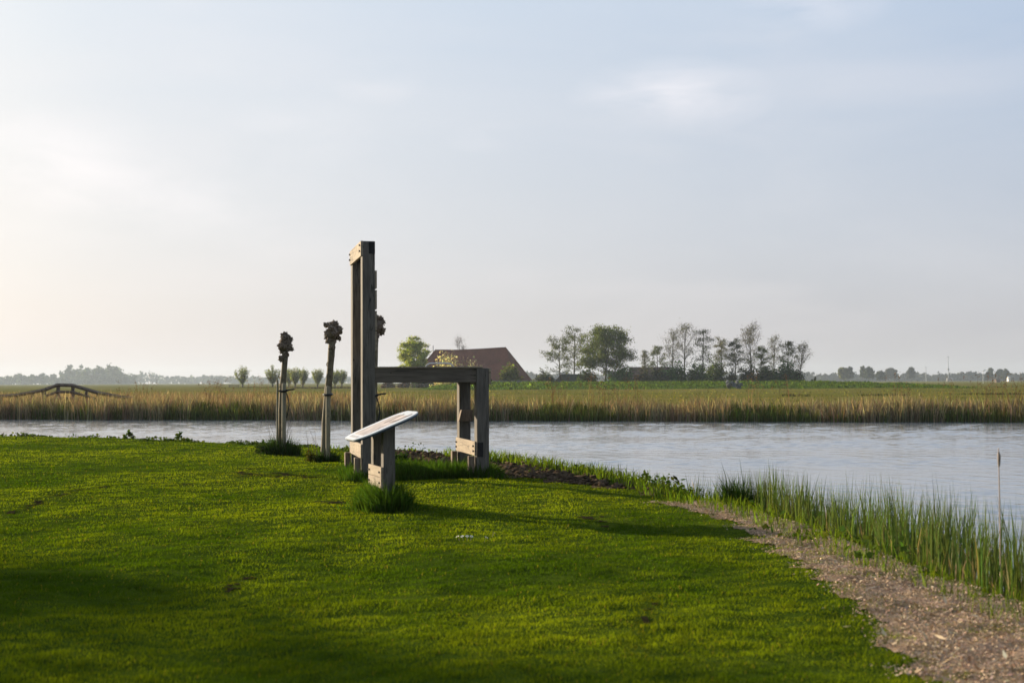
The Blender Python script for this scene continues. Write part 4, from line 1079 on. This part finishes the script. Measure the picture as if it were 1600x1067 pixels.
FY = 404.0; PHI = R(-20)
fc = at(735, 600, FY); fh = empty('farmhouse', (fc.x, fc.y, 0), PHI); tag(fh, 'large farmhouse with steep red brown hipped roof and low eaves', 'farmhouse')
Hr = at(735, 544.5, FY).z; hl = 10.7; ev = 1.9; bx, by = 5.6, 6.2
Vr = [(-hl - bx, -by, ev), (hl + bx, -by, ev), (hl + bx, by, ev), (-hl - bx, by, ev), (-hl, 0, Hr - .25), (-hl * .35, 0, Hr - .42), (hl * .3, 0, Hr - .2), (hl, 0, Hr + .1)]
roof = poly_obj('roof', Vr, [(0, 1, 7, 6, 5, 4), (1, 2, 7), (2, 3, 4, 5, 6, 7), (3, 0, 4)], M_TILE, fh, .22)
tb = Tubes(6); tb.add([(-hl - .1, 0, Hr - .35), (-hl * .35, 0, Hr - .45), (hl * .3, 0, Hr - .22), (hl + .1, 0, Hr + .12)], .2); link('ridge', tb.mesh('ridge'), M_TILE, roof)
for a_, b_ in (((hl, 0, Hr + .1), (hl + bx, -by, ev + .02)), ((-hl, 0, Hr - .25), (-hl - bx, -by, ev + .02)), ((hl, 0, Hr + .1), (hl + bx, by, ev + .02))):
    tb = Tubes(6); tb.add([a_, b_], .15); link('hip_ridge', tb.mesh('hip_ridge'), M_TILE, roof)
box('wall', (-hl - bx + .5, -by + .5, -.3), (hl + bx - .5, by - .5, ev + .25), M_BRICK, fh, .02)
tb = Tubes(6); tb.add([(-hl - .8, 0, Hr - 1.8), (-hl - .8, 0, Hr + .95)], .14); link('flue_pipe', tb.mesh('flue_pipe'), M_GREYM, fh)
for k in range(4): box('window', (-9 + k * 5, -by + .44, .6), (-7.9 + k * 5, -by + .485, 1.7), M_ENDG, fh, .004)
box('door', (hl + bx - .49, -1.4, -.2), (hl + bx - .44, 1.4, 1.9), M_BOARD, fh, .004)
# gabled shed with white verge board
sc_ = F_PX / 400; sb = at(866, 600, 400); shd = empty('shed', (sb.x, sb.y, 0), R(-12)); tag(shd, 'low dark shed with a white gable verge under the left alder', 'shed')
e_, rg = 1.35, at(880, 584.5, 400).z; hw = 2.0
poly_obj('roof', [(0, -hw, e_), (9, -hw, e_), (9, hw, e_), (0, hw, e_), (1.9, 0, rg), (7.6, 0, rg)], [(0, 1, 5, 4), (2, 3, 4, 5), (1, 2, 5), (3, 0, 4)], M_BOARD, shd, .1)
box('wall', (.35, -hw + .3, -.2), (8.7, hw - .3, e_ + .12), M_BOARD, shd, .01)
tb = Tubes(4); tb.add([(-.06, -hw - .06, e_ - .02), (1.86, -.03, rg + .06)], .22); link('verge_board', tb.mesh('verge_board', False), M_WHITE, shd)
# long low barn
lb_ = at(985, 600, 425); bar = empty('long_barn', (lb_.x, lb_.y, 0), R(-3)); tag(bar, 'long low barn with brown grey roof behind the bushes', 'barn')
Lb = 62 / (F_PX / 425); e_, rg = 1.9, at(985, 573.5, 428).z; hw = 4.5
rf = poly_obj('roof', [(-.3, -hw, e_), (Lb, -hw, e_), (Lb, hw, e_), (-.3, hw, e_), (-.3, 0, rg), (Lb, 0, rg)], [(0, 1, 5, 4), (2, 3, 4, 5)], M_DARKROOF, bar, .12)
bm = bmesh.new(); box_bm(bm, (.1, -hw + .4, -.2), (Lb - .4, hw - .4, e_ + .2)); bm_obj('wall', bm, M_BRICK, bar)
for gx_ in (.08, Lb - .38): poly_obj('gable', [(gx_, -hw + .4, e_), (gx_, hw - .4, e_), (gx_, 0, rg - .2)], [(0, 1, 2)], M_BRICK, bar, .05)
for k in range(2): box('door', (2 + k * 4.5, -hw + .35, -.1), (4 + k * 4.5, -hw + .395, 1.85), M_ENDG, bar, .004)
# grey yard fence in front of the farmhouse
def fence(name, p1, p2, n, h, rails, mat, label, pw=.10, rw=.05, cat='fence'):
    p1, p2 = Vector(p1), Vector(p2); dv = p2 - p1; root = empty(name, p1, math.atan2(dv.y, dv.x)); tag(root, label, cat); L = dv.length
    for i in range(n): box('post', (L * i / (n - 1) - pw / 2, -pw / 2, -.2), (L * i / (n - 1) + pw / 2, pw / 2, h), mat, root, .01)
    for z in rails: box('rail', (-.05, -pw / 2 - rw, z - .07), (L + .05, -pw / 2 - .002, z + .07), mat, root, .008)
    return root
M_GREYW = m_wood('grey_fence_timber', (.22, .21, .20), (.32, .31, .30), (.10, .10, .09), (2, 2, 2))
a, b = at(762, 602, 344), at(838, 602, 344); fence('yard_fence', (a.x, a.y, 1.0), (b.x, b.y, 1.0), 9, .95, (.3, .58, .85), M_GREYW, 'grey rail fence before the farmhouse right end')
a, b = at(604, 604, 360), at(676, 604, 360); fence('yard_fence', (a.x, a.y, 0), (b.x, b.y, 0), 12, 1.25, (.7, 1.15), M_RAILW, 'brown post fence seen under the seat beam', .14)
a, b = at(358, 604, 385), at(373, 604, 385); g_ = fence('field_gate', (a.x, a.y, 0), (b.x, b.y, 0), 2, 1.2, (.4, .7, 1.05), M_RAILW, 'small dark field gate below the lone willow', .12, cat='gate')
# grey stone heap at the dike
bm = bmesh.new(); r_ = random.Random(4)
for k in range(26):
    s = r_.uniform(.18, .36); m = bmesh.ops.create_icosphere(bm, subdivisions=1, radius=s, matrix=Matrix.Translation((r_.uniform(-1.1, 1.1), r_.uniform(-.6, .6), r_.uniform(.05, .95) * (1 - .2 * abs(k % 3 - 1)))))
    for v_ in m['verts']: v_.co += Vector((r_.uniform(-.1, .1), r_.uniform(-.1, .1), r_.uniform(-.1, .1)))
o = bm_obj('stone_heap', bm, m_plain('grey_stone', (.10, .105, .10), .9, .4, 3)); p = at(1148, 604, 290); o.scale = (1.4,) * 3; o.location = (p.x, p.y, field_z(np.array([p.x]), np.array([p.y]))[0]); tag(o, 'grey stone heap on the dike below the thin alder', 'stone heap')

# arched footbridge railing in the far reeds
BY = 84.0; bs = F_PX / BY
bt = [(-30, 619), (2, 619), (27, 617.5), (51, 613), (69, 609.5), (91, 601.5), (114, 602), (135, 608), (153, 613.5), (173, 617), (191, 620.5), (209, 622)]
b0 = at(91, 600, BY); fb = empty('footbridge', (b0.x, BY, 0)); tag(fb, 'arched dark timber footbridge railing among the far reeds', 'footbridge')
tp = [(at(u, v, BY).x - b0.x, at(u, v, BY).z) for u, v in bt]
for i, (x, z) in enumerate(tp):
    s = .085 if i in (2, 4, 5, 6) else .065
    low = -.3 if i not in (6, 7) else z - .7
    box('post', (x - s, -s, low), (x + s, s, z + .05), M_RAILW, fb, .01)
for kk, dz in ((0, 0), (1, -.40), (2, -.76)):
    tb = Tubes(4)
    if kk == 2: sel = tp[4:9]
    else: sel = tp if kk == 0 else tp[:9]
    tb.add([(x, -.11, z + dz) for x, z in sel], .105 if kk == 0 else .08); link('rail', tb.mesh('rail', False), M_RAILW, fb)
V = []
for x, z in tp[3:9]: V += [(x, 0, z - 1.15), (x, 1.6, z - 1.15)]
poly_obj('deck', V, [(2 * i, 2 * i + 2, 2 * i + 3, 2 * i + 1) for i in range(5)], M_RAILW, fb, .12)

# masts, pole and white sheds on the right horizon
def mast(u, vt, Y, label, rad=.5, head=True, mat=M_GREYM, cat='mast'):
    b = at(u, 598, Y); root = empty('radio_mast' if head else 'white_pole', (b.x, Y, 0)); tag(root, label, cat); H = at(u, vt, Y).z
    tb = Tubes(6); tb.add([(0, 0, -.5), (0, 0, H * .5), (0, 0, H)], [rad, rad * .8, rad * .6]); link('pole', tb.mesh('pole'), mat, root)
    tb = Tubes(6)
    if head:
        tb.add([(0, 0, H * .45), (0, 0, H * .47), (0, 0, H * .52)], [rad * 2.0, rad * 3.2, rad * 2.0]); tb.add([(-rad * 3, 0, H * .97), (0, 0, H), (rad * 3, 0, H * .97)], rad * .4); link('platform', tb.mesh('platform'), mat, root)
    else:
        tb.add([(0, 0, H - .2), (1.4, 0, H + .4)], .25); link('lamp_arm', tb.mesh('lamp_arm'), mat, root)
mast(1482, 557, 2100, 'tallest thin mast rising from the right horizon', .6)
mast(1447, 573, 2100, 'shorter mast left of the tallest one', .5)
mast(1536, 579, 700, 'white lamp pole near the right edge of the view', .09, False, M_WHITE, 'pole')
def white_shed(u, v, wpx, Y, label, hz, M_=M_WHITE):
    b = at(u, v, Y); o = empty('white_shed', (b.x, Y, 0)); tag(o, label, 'shed'); w_ = wpx / (F_PX / Y)
    box('wall', (-w_ / 2, -2, -.2), (w_ / 2, 2, hz), M_, o, .01)
    poly_obj('roof', [(-w_ / 2 - .2, -2.3, hz), (w_ / 2 + .2, -2.3, hz), (w_ / 2 + .2, 2.3, hz), (-w_ / 2 - .2, 2.3, hz), (-w_ / 2 - .2, 0, hz + 1.1), (w_ / 2 + .2, 0, hz + 1.1)], [(0, 1, 5, 4), (2, 3, 4, 5), (0, 4, 3), (1, 2, 5)], M_, o, .1)
white_shed(1576, 592, 3.2, 1300, 'small bright white shed near the right horizon end', at(1576, 588, 1300).z - 1.1)
white_shed(1558, 592, 6, 900, 'low pale shed left of the bright white one', at(1558, 591, 900).z - 1.1, M_RAILW)
white_shed(1484, 592, 9, 1900, 'long pale low roof beneath the tallest mast', at(1484, 590.5, 1900).z - 1.1, M_GREYW)

# tree outside the left of the view that throws the soft shade across the near lawn
make_tree('alder_tree', (-23.9, 21.1, 0), 8.6, 3.3, 'leafy tree on the lawn beyond the left edge, shading the near grass', 'tree', 430, 'maple', (.04, .06, .015), None, .30, .34)
make_tree('alder_tree', (-42.5, 35.3, 0), 19.0, 5.6, 'tall thin leaved tree farther out beyond the left edge', 'tree', 431, 'maple', (.04, .06, .015), None, .42, .40)
